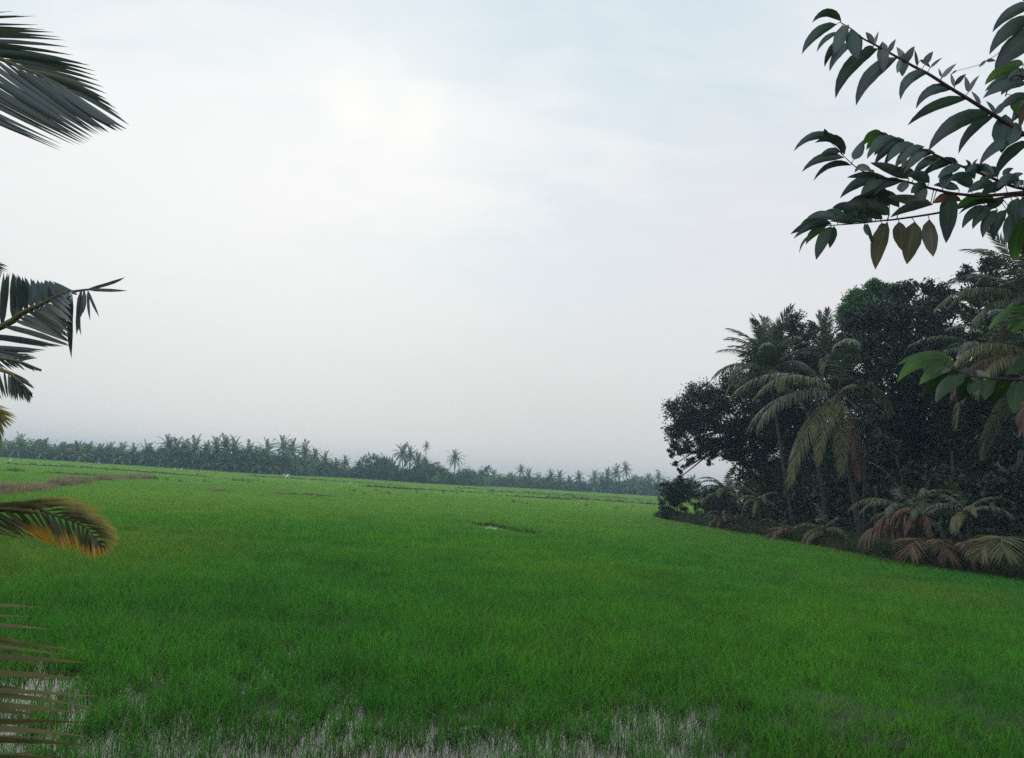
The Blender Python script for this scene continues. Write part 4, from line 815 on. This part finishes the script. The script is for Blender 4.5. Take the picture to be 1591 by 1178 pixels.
# middle frond with the broken tip
f2 = near_frond(npalm, NPB, [(-900, 700), (-640, 700), (-380, 650), (-160, 572), (0, 508), (33, 487), (61, 474), (87, 461), (102, 455), (135, 450)], 4.0, 3.7,
           [([(-120, 556), (-60, 532), (0, 508), (33, 487), (61, 474), (92, 459)], [(-80, 430), (-30, 424), (4, 423), (20, 424), (30, 427), (44, 433), (61, 436), (69, 437), (78, 438), (96, 448)], 34, 9.0, 0, M_nf_green, .15),
            ([(-160, 572), (-90, 544), (0, 508), (33, 487), (61, 474), (100, 456)], [(20, 560), (59, 548), (80, 540), (107, 537), (108, 529), (107, 520), (110, 509), (110, 497), (110, 482), (109, 470), (108, 462)], 44, 7.5, -3, M_nf_green, -.15)])
for a_, b_, w_, m_ in (((127, 450), (126, 521), 6, M_nf_green), ((111, 458), (111, 557), 9, M_nf_green), ((122, 470), (119, 520), 6, M_nf_green), ((130, 451), (129, 487), 5, M_nf_green), ((136, 451), (154, 492), 4, M_nf_green),
                       ((137, 451), (140, 498), 4, M_nf_green), ((135, 450), (194, 431), 5, M_nf_green), ((135, 450), (198, 452), 5, M_nf_green), ((120, 458), (81, 437), 6, M_nf_green), ((104, 456), (95, 520), 5, M_nf_yellow), ((131, 452), (121, 500), 6, M_nf_green)):
    bl = blade('leaflet', P(*a_, 3.7), P(*b_, 3.66), w_ * 3.7 / FPX, Rt * rr.normal(0, .008), rr.normal(0, .3), m_, f2, rr.random()); rel(bl, NPB)
# lower frond with orange leaflet tips
near_frond(npalm, NPB, [(-900, 700), (-560, 770), (-260, 798), (-90, 794), (0, 789), (50, 787), (83, 800), (117, 811), (140, 826), (156, 850)], 4.0, 4.4,
           [([(-120, 796), (-30, 790), (40, 786)], [(30, 836), (22, 834), (14, 828), (40, 838), (60, 838)], 18, 6, -3, M_nf_brown, -.1),
            ([(10, 788), (50, 788), (83, 800), (117, 811), (140, 826), (154, 846)], [(60, 838), (72, 845), (84, 848), (98, 857), (110, 853), (121, 859), (132, 865), (143, 868), (157, 866), (167, 864)], 52, 4.2, -2, M_nf_orange, -.12),
            ([(30, 786), (55, 787), (83, 799), (117, 811), (140, 826), (156, 850)], [(115, 772), (130, 780), (155, 791), (164, 799), (175, 811), (181, 822), (184, 833), (186, 843), (181, 851), (172, 862)], 36, 3.6, -5, M_nf_yellow, -.1),
            ([(-160, 797), (-60, 792), (20, 788)], [(20, 792), (60, 800), (85, 790)], 26, 5, -7, M_nf_brown, -.12)], rw=.010)
# lowest frond, seen as near horizontal leaflets
F7t = [(67, 945), (46, 960), (83, 978), (87, 1011), (125, 1011), (113, 1019), (139, 1031), (127, 1055), (152, 1081), (141, 1100), (127, 1108), (143, 1123), (135, 1144), (145, 1159), (140, 1180), (120, 1200), (125, 1225)]
near_frond(npalm, NPB, [(-900, 700), (-620, 720), (-390, 790), (-260, 930), (-220, 1080), (-210, 1260)], 4.0, 3.5,
           [([(-262, 925), (-245, 980), (-225, 1060), (-216, 1150), (-210, 1250)], F7t, 17, 9.5, -9, M_nf_brown, -.1), ([(-262, 950), (-245, 1000), (-225, 1080), (-216, 1160), (-210, 1250)], [(20, 1000), (60, 1022), (85, 1046), (70, 1075), (92, 1092), (66, 1116), (88, 1138), (60, 1160), (90, 1190)], 11, 8, -7, M_nf_brown, .12), ([(-262, 930), (-240, 1000), (-222, 1100)], [(-420, 1120), (-440, 1220), (-430, 1300)], 8, 9, -8, M_nf_brown, .2)])
# remaining fronds of the near palm, outside the frame
for az, lv, s in ((150, 2, 1), (185, 1, 1), (215, 3, 1), (240, 2, .95), (265, 4, .9), (120, 3, 1), (95, 1, 1), (165, 4, .95), (200, 0, .9), (10, 0, .85)):
    f = bpy.data.objects.new('frond', frond_mesh(lv, 1, 4.6, M_palm, 52, wd=.045)); col.objects.link(f); f.parent = npalm; f.location = tuple(CROWN - NPB); f.rotation_euler = (0, 0, R(az)); f.scale = (s, s, s)
# second palm farther left, frond ends just inside the frame
D2 = 11.0; SPB = np.array(P(-420, 700, D2)); SPB[2] = -.02; C2 = P(-380, 560, D2)
sp_ = empty('coconut_palm', SPB); tag(sp_, 'coconut palm behind the near one at the left edge, only drooping frond tips showing', 'coconut palm')
trunk_mesh((0, 0, -.3), C2 - SPB, .18, .14, M_palmbark, sp_)
near_frond(sp_, SPB, [(-380, 560), (-260, 520), (-120, 528), (0, 556), (30, 562), (62, 574)], D2, D2, [([(-60, 540), (0, 556), (30, 562), (60, 573)], [(-40, 585), (10, 575), (30, 572), (42, 574), (55, 577), (66, 577)], 22, 3.2, 0, M_nf_green, 0.1), ([(-60, 540), (0, 556), (30, 560)], [(20, 548), (48, 551), (58, 556)], 12, 3.2, -2, M_nf_green, 0.1)], rw=.03)
near_frond(sp_, SPB, [(-380, 560), (-250, 540), (-120, 548), (0, 575), (25, 588), (50, 612)], D2, D2 - .3, [([(-80, 555), (0, 575), (25, 588), (48, 608)], [(-60, 612), (2, 620), (12, 618), (24, 624), (36, 622), (46, 628), (52, 618)], 28, 3.4, 0, M_nf_green, 0.1), ([(-60, 558), (0, 575), (25, 588)], [(30, 583), (44, 594), (54, 606)], 14, 3, -2, M_nf_green, 0.1)], rw=.03)
near_frond(sp_, SPB, [(-380, 560), (-280, 575), (-160, 598), (-60, 622), (-10, 636)], D2, D2 - .5, [([(-120, 606), (-40, 626), (-8, 636)], [(10, 634), (20, 639), (28, 648), (22, 660), (18, 664), (8, 668)], 18, 3.4, -1, M_nf_yellow, .1), ([(-100, 612), (-30, 630), (-8, 638)], [(-60, 700), (-6, 712), (2, 700), (4, 688), (8, 676)], 16, 3.6, 0, M_nf_brown, -.1)], rw=.03)
near_frond(sp_, SPB, [(-380, 560), (-300, 470), (-180, 410), (-60, 400), (-12, 408)], D2, D2, [([(-80, 400), (-40, 402), (-12, 408)], [(2, 407), (10, 411), (15, 417), (8, 424), (-4, 432)], 12, 3, -1, M_nf_green, .1)], rw=.03)
for az, lv, s in ((150, 2, 1), (185, 1, 1), (215, 3, 1), (240, 2, .95), (265, 4, .9), (120, 3, 1), (95, 1, 1), (60, 2, .8), (300, 5, .8), (200, 0, .9)):
    f = bpy.data.objects.new('frond', frond_mesh(lv, 0, 4.6, M_palm, 52, wd=.045)); col.objects.link(f); f.parent = sp_; f.location = tuple(C2 - SPB); f.rotation_euler = (0, 0, R(az)); f.scale = (s * .85,) * 3

# ================================================================== NEAR BROADLEAF TREE, right (branches in front of the sky)
DN = 2.6; NTB = np.array(P(2080, 900, DN)); NTB[2] = 1.3
ntree = empty('broadleaf_tree', NTB); tag(ntree, 'near tree off the right edge, long drooping leaves on branches across the upper right sky', 'tree')
TT = P(2050, 430, DN); c = spline([NTB - NTB + [0, 0, -.4], (TT - NTB) * .5 + [.1, 0, 0], TT - NTB, P(2080, -300, DN) - NTB, P(2150, -760, DN + .3) - NTB], 18); V, F_ = tube(c, np.linspace(.075, .012, 18), 9); mk('trunk', V, F_, None, M_bark, smooth=True, parent=ntree)
def branch(pts, r0, r1, leaves, ddep=0.0, dep=DN):
    n = len(pts); w3 = [P(x, y, dep + ddep * (1 - i / (n - 1))) for i, (x, y) in enumerate(pts)]; c = spline(w3, 8 * n); V, F_ = tube(c - NTB, np.linspace(r0, r1, 8 * n), 6); bo = mk('branch', V, F_, None, M_twig, smooth=True, parent=ntree)
    for lf in leaves:
        (bx, by), (tx, ty), wpx = lf[0], lf[1], lf[2]; kd = lf[3] if len(lf) > 3 else 'd'
        dq = dep + rr.normal(0, .03); p0 = P(bx, by, dep); j = np.argmin(np.linalg.norm(c - p0, axis=1)); gap = np.linalg.norm(c[j] - p0)
        p1 = P(tx, ty, dq + (rr.uniform(-.06, .06))); L_ = math.hypot(tx - bx, ty - by); dx = np.array([tx - bx, ty - by]) / max(L_, 1); per = np.array([-dx[1], dx[0]])
        if per[1] > 0: per = -per
        k_ = lf[4] if len(lf) > 4 else (.13 if kd in 'dgok' else .05); 
        if abs(dx[1]) > .93: k_ *= .3
        bw = (Rt * per[0] - Up * per[1]) * k_ * L_ * DN / FPX
        mat = {'d': M_bl, 'p': M_bl_pale, 'g': M_bl_green, 'o': M_bl_olive, 'r': M_bl_red, 'k': M_bl_shade}[kd]
        bl = blade('leaf', p0, p1, wpx * dep / FPX * .98, bw, rr.normal(0, .28), mat, bo, rr.random(), ns=9, fold=.28 if kd != 'o' else .45, prof='leaf'); rel(bl, NTB)
        if kd == 'p': bl['label'] = 'small pale folded leaf'
        if kd == 'o': bl['label'] = 'large olive brown hanging leaf'
        if kd == 'r': bl['label'] = 'reddish leaf'
        if kd == 'g': bl['label'] = 'fresh green leaf'
        if gap > .004:
            V, F_ = tube(np.array([c[j], (c[j] + p0) / 2 + [0, 0, .003], p0]) - NTB, [.0018, .0014, .0014], 4); mk('leaf_stalk', V, F_, None, M_twig, parent=bo)
# upper branch
branch([(2050, 430), (1800, 340), (1680, 270), (1620, 228), (1579, 201), (1541, 177), (1503, 153), (1480, 139), (1444, 116), (1419, 103), (1387, 85), (1360, 70), (1341, 60), (1324, 46), (1306, 35)], .010, .0016, [
    ((1307, 33), (1262, 35), 14, 'd', .3), ((1300, 38), (1246, 84), 17), ((1302, 50), (1269, 81), 9), ((1319, 39), (1296, 84), 21, 'd', .05), ((1316, 58), (1281, 104), 14), ((1325, 66), (1289, 111), 14),
    ((1322, 46), (1332, 92), 22, 'd', 0), ((1336, 54), (1336, 90), 15, 'd', 0), ((1357, 68), (1345, 50), 9, 'p'), ((1358, 70), (1365, 49), 5, 'p'), ((1357, 72), (1337, 89), 13, 'p'),
    ((1364, 76), (1298, 153), 24, 'd', .14), ((1394, 90), (1330, 164), 23, 'd', .14), ((1371, 65), (1373, 112), 18, 'p', 0), ((1381, 82), (1392, 61), 8, 'p'),
    ((1407, 98), (1393, 73), 11, 'p'), ((1407, 98), (1421, 72), 12, 'p'), ((1404, 84), (1402, 119), 17, 'p', 0), ((1400, 92), (1394, 114), 9, 'p', 0),
    ((1442, 113), (1399, 155), 17, 'd', .22), ((1425, 103), (1421, 77), 5, 'p'), ((1437, 101), (1450, 80), 11, 'p'), ((1446, 105), (1464, 90), 5, 'p'), ((1430, 93), (1446, 106), 6, 'p'),
    ((1464, 121), (1486, 99), 8, 'p'), ((1463, 120), (1458, 106), 4, 'p'), ((1483, 135), (1477, 114), 6, 'p'), ((1484, 133), (1501, 115), 8, 'p'),
    ((1505, 143), (1499, 118), 8, 'p'), ((1505, 143), (1522, 117), 7, 'p'), ((1481, 138), (1423, 169), 17, 'd', .22), ((1502, 154), (1410, 195), 18, 'd', .10), ((1538, 177), (1442, 235), 26, 'd', .14),
    ((1545, 180), (1489, 239), 17, 'd', .12), ((1523, 163), (1509, 142), 6, 'p'), ((1546, 176), (1532, 157), 6, 'p'), ((1547, 178), (1566, 156), 11, 'p'),
    ((1562, 178), (1556, 238), 32, 'd', 0), ((1590, 211), (1521, 258), 20), ((1600, 220), (1547, 276), 19), ((1578, 190), (1570, 225), 22, 'd', 0), ((1592, 160), (1584, 201), 10, 'r', 0), ((1640, 230), (1600, 290), 20), ((1670, 262), (1640, 330), 20)])
# right edge upper cluster
branch([(2050, 430), (1820, 200), (1700, 90), (1640, 40), (1600, 5)], .009, .002, [((1608, 6), (1542, 50), 19), ((1612, 28), (1537, 85), 24), ((1628, 45), (1545, 112), 36, 'd', .10), ((1650, 40), (1600, 100), 26), ((1660, 60), (1620, 120), 24), ((1600, 5), (1570, -20), 14)], .1)
branch([(2050, 430), (1780, 260), (1660, 160), (1610, 128), (1575, 118), (1562, 150)], .008, .002, [((1586, 108), (1530, 132), 19, 'g', .15), ((1592, 124), (1530, 142), 15), ((1596, 130), (1527, 153), 18), ((1600, 150), (1552, 172), 16), ((1590, 100), (1556, 110), 14, 'g'), ((1605, 140), (1572, 190), 20, 'd', 0), ((1580, 128), (1555, 148), 14, 'd'), ((1574, 150), (1582, 180), 14, 'g', 0), ((1600, 115), (1565, 125), 20)], -.1)
branch([(1610, 40), (1575, 60), (1552, 82), (1533, 95), (1524, 100), (1484, 111)], .0014, .0007, [((1533, 94), (1521, 105), 5, 'p'), ((1533, 94), (1547, 95), 6, 'p'), ((1486, 110), (1478, 116), 3, 'p')])
# middle branch
branch([(2050, 430), (1820, 310), (1700, 290), (1591, 299), (1531, 304), (1484, 301), (1447, 293), (1398, 280), (1373, 277), (1345, 268), (1329, 259), (1309, 241)], .008, .0012, [
    ((1302, 216), (1233, 235), 13, 'd', .2), ((1295, 214), (1246, 218), 11, 'd', .12), ((1286, 217), (1281, 200), 9, 'd', 0), ((1312, 240), (1266, 222), 18, 'd', .3), ((1306, 236), (1276, 239), 11, 'd', .1),
    ((1311, 245), (1246, 267), 15, 'd', .16), ((1322, 257), (1264, 281), 14, 'd', .18), ((1327, 248), (1342, 217), 17, 'd', 0), ((1329, 261), (1354, 266), 11), ((1333, 262), (1328, 268), 5, 'p'),
    ((1368, 274), (1316, 276), 12, 'd', .05), ((1374, 274), (1305, 308), 18, 'd', .12), ((1378, 276), (1337, 304), 18, 'd', .1), ((1402, 282), (1358, 304), 15, 'd', .18), ((1358, 265), (1345, 277), 10, 'p'),
    ((1412, 278), (1352, 253), 16, 'd', .05), ((1402, 282), (1402, 299), 19, 'p', 0), ((1432, 284), (1431, 322), 20, 'p', 0), ((1421, 276), (1382, 266), 16, 'd'), ((1440, 290), (1415, 300), 18), ((1444, 284), (1410, 272), 18),
    ((1473, 262), (1465, 293), 19, 'd', 0), ((1490, 294), (1450, 288), 14, 'd', .1), ((1509, 293), (1472, 281), 20, 'd', .3), ((1545, 286), (1503, 300), 16), ((1562, 288), (1524, 305), 18), ((1585, 285), (1550, 293), 18, 'd', .3), ((1590, 280), (1578, 292), 14),
    ((1475, 299), (1470, 378), 27, 'd', 0), ((1449, 318), (1378, 306), 21, 'o', .05), ((1446, 318), (1383, 338), 17, 'd', .08), ((1474, 306), (1494, 313), 11, 'r'), ((1478, 303), (1450, 316), 14, 'r'), ((1600, 300), (1588, 340), 20), ((1650, 296), (1610, 340), 20)])
# dense upper twig of the middle branch
lv_ = []
tops = [(1371, 207), (1382, 211), (1393, 214), (1405, 217), (1419, 223), (1436, 228), (1452, 237), (1470, 247), (1488, 252)]; tips = [(1341, 226), (1346, 233), (1347, 247), (1362, 248), (1379, 252), (1391, 262), (1406, 264), (1420, 267), (1445, 268)]
for k, (a_, b_) in enumerate(zip(tops, tips)): lv_.append((a_, b_, 16, 'g' if k < 2 else 'd', .15)); lv_.append(((a_[0] + 6, a_[1] + 6), (b_[0] + 12, b_[1] + 9), 15, 'd', .1))
lv_ += [((1500, 258), (1514, 279), 15), ((1515, 262), (1545, 272), 16), ((1530, 262), (1500, 268), 14), ((1540, 268), (1525, 290), 16), ((1508, 262), (1500, 248), 5), ((1512, 262), (1520, 247), 5), ((1410, 240), (1402, 262), 14, 'o', 0), ((1560, 275), (1575, 262), 12), ((1550, 275), (1530, 262), 16), ((1570, 285), (1590, 270), 14)]
branch([(1620, 298), (1575, 290), (1530, 272), (1488, 256), (1452, 240), (1419, 226), (1393, 216), (1368, 206)], .006, .0016, lv_, dep=DN)
# lower branch
branch([(2050, 430), (1800, 330), (1660, 302), (1591, 303), (1559, 307), (1502, 320), (1457, 331), (1391, 341), (1370, 343), (1336, 347), (1296, 350), (1268, 352)], .007, .0012, [
    ((1290, 345), (1228, 364), 15, 'd', .08), ((1292, 348), (1233, 371), 12), ((1280, 343), (1243, 350), 12, 'g'), ((1300, 340), (1252, 341), 15, 'd', .15), ((1312, 338), (1278, 331), 14), ((1284, 351), (1252, 380), 14, 'g'), ((1262, 364), (1242, 393), 4),
    ((1292, 352), (1268, 404), 20, 'd', .05), ((1296, 352), (1289, 386), 14, 'd', 0), ((1332, 336), (1293, 323), 18, 'd', .2), ((1347, 330), (1312, 318), 18, 'd', .2), ((1362, 326), (1322, 311), 20, 'd', .2), ((1382, 320), (1334, 306), 26, 'd', .25), ((1397, 322), (1350, 303), 18, 'd', .2),
    ((1347, 345), (1300, 336), 20), ((1371, 340), (1325, 333), 20), ((1382, 334), (1350, 320), 18), ((1330, 346), (1290, 344), 16), ((1356, 343), (1318, 341), 14), ((1320, 345), (1285, 340), 16),
    ((1347, 347), (1358, 387), 6, 'd', 0), ((1343, 348), (1348, 366), 9, 'd', 0), ((1379, 346), (1360, 419), 28, 'o', .1), ((1397, 345), (1401, 389), 21, 'o', 0), ((1421, 345), (1409, 411), 30, 'o', .05), ((1444, 341), (1450, 399), 25, 'o', 0), ((1370, 347), (1372, 370), 12, 'o', 0),
    ((1545, 309), (1483, 327), 17, 'g', .15), ((1550, 315), (1489, 333), 14), ((1532, 320), (1495, 355), 15), ((1542, 323), (1511, 356), 15), ((1550, 326), (1527, 370), 16), ((1564, 326), (1544, 375), 18), ((1574, 332), (1564, 378), 17), ((1586, 338), (1575, 407), 26, 'g', .05), ((1598, 320), (1592, 400), 22, 'r', 0), ((1582, 308), (1578, 350), 26), ((1560, 312), (1530, 330), 16), ((1640, 310), (1610, 380), 24)], ddep=.05, dep=DN + .08)
# low branches in front of the grove
branch([(2050, 430), (1860, 560), (1720, 600), (1620, 592), (1576, 590), (1550, 588), (1513, 585), (1490, 578), (1465, 566)], .007, .0014, [
    ((1482, 562), (1394, 594), 26, 'g', .22), ((1474, 558), (1394, 567), 15, 'g', .12), ((1482, 566), (1428, 598), 22, 'g', .1), ((1492, 575), (1437, 616), 28, 'k', .12), ((1500, 580), (1454, 626), 28, 'k'), ((1507, 585), (1488, 626), 26, 'k', .05), ((1527, 588), (1507, 614), 22, 'k'), ((1548, 590), (1530, 622), 22, 'k'), ((1567, 592), (1543, 632), 26, 'k'), ((1582, 592), (1574, 642), 24, 'k', 0), ((1597, 590), (1592, 624), 28, 'k'),
    ((1481, 568), (1457, 581), 13, 'p'), ((1506, 572), (1488, 593), 16, 'p', 0), ((1531, 586), (1516, 576), 11, 'p'), ((1527, 587), (1538, 575), 5, 'p'), ((1600, 575), (1562, 582), 18, 'k'), ((1610, 560), (1575, 572), 20, 'k'), ((1640, 590), (1610, 640), 26, 'k')], dep=DN + .1)
branch([(2050, 430), (1860, 470), (1720, 500), (1640, 496), (1600, 488), (1572, 486)], .010, .002, [((1598, 484), (1536, 514), 20, 'g', .2), ((1606, 498), (1571, 517), 17, 'g'), ((1582, 496), (1566, 511), 9, 'g'), ((1604, 478), (1558, 489), 14, 'g', .15), ((1625, 500), (1590, 524), 18, 'g'), ((1600, 470), (1578, 475), 12, 'd')], dep=DN + .15)

# the rest of the near tree's crown, outside the frame
def proj(p):
    q = np.asarray(p) - EYE; z = q @ Fw; return CX + FPX * (q @ Rt) / z, z
mbt = MB(); Cs, Ds = [], []; r = np.random.default_rng(8)
ends = [(1700, 60, 2.7), (1760, -260, 2.9), (2350, 60, 2.2), (2500, 330, 2.9), (2250, -420, 3.3), (1950, -640, 2.5), (2450, -150, 3.2), (2300, 420, 3.6), (2150, 250, 1.7), (1900, -60, 3.4), (1900, 130, 3.2), (2000, 620, 3.3)]
for (ex, ey, ed) in ends:
    a_ = c[r.integers(8, 16)] + NTB; b_ = P(ex, ey, ed); p = spline([a_, (a_ + b_) / 2 + [0, 0, .15], b_], 16)
    V, F_ = tube(p - NTB, np.linspace(.014, .002, 16), 5); mbt.add(V, F_)
    for q in np.repeat(p[3:], 4, 0): Cs.append(q + r.normal(0, .06, 3)); Ds.append(np.r_[r.normal(0, 1, 2), -.9])
for bp in ([(2050, 430), (1800, 340), (1680, 270)], [(2050, 430), (1820, 310), (1700, 290)], [(2050, 430), (1860, 560), (1720, 600)], [(2050, 430), (1860, 470), (1720, 500)], [(2050, 430), (1820, 200), (1700, 90)]):
    p = spline([P(*q, DN) for q in bp], 16)
    for q in np.repeat(p[3:], 3, 0): Cs.append(q + r.normal(0, .05, 3) + [0, 0, -.06]); Ds.append(np.r_[r.normal(0, 1, 2), -1.2])
Cs = np.array(Cs); Ds = np.array(Ds); ok = np.array([proj(q)[1] > 0.5 and proj(q)[0] > 1680 for q in Cs]); Cs, Ds = Cs[ok], Ds[ok]
mbt.build('branch', M_twig, ntree, smooth=True)
V, F3 = leaves_arrays(Cs, Ds, .21, r, .36); nV = len(V)
mk('foliage', V - NTB, None, F3, M_bl, {'v': np.repeat(r.random(len(Cs)), 4), 't': np.tile([0., .5, 1., .5], len(Cs)), 's': np.tile([0., 1., 0., 1.], len(Cs)), 'l': np.tile([0., .1, .2, .1], len(Cs))}, ntree)

# ================================================================== HAZE
m, t, o = new_mat('haze_air'); pv = N(t, 'ShaderNodeVolumePrincipled'); pv.inputs['Color'].default_value = (0.60, 0.84, 1.0, 1); pv.inputs['Density'].default_value = 0.00062; pv.inputs['Anisotropy'].default_value = 0.2
L(t, pv.outputs[0], o.inputs['Volume'])
x0, x1, y0, y1, z0, z1 = -760, 760, -70, 1300, -1.4, 25.0
Vb = [(x0, y0, z0), (x1, y0, z0), (x1, y1, z0), (x0, y1, z0), (x0, y0, z1), (x1, y0, z1), (x1, y1, z1), (x0, y1, z1)]
hz = mk('haze', Vb, [(0, 3, 2, 1), (4, 5, 6, 7), (0, 1, 5, 4), (1, 2, 6, 5), (2, 3, 7, 6), (3, 0, 4, 7)], None, m); tag(hz, 'thin pale haze over the field', kind='stuff')
print('objects', len(bpy.data.objects))
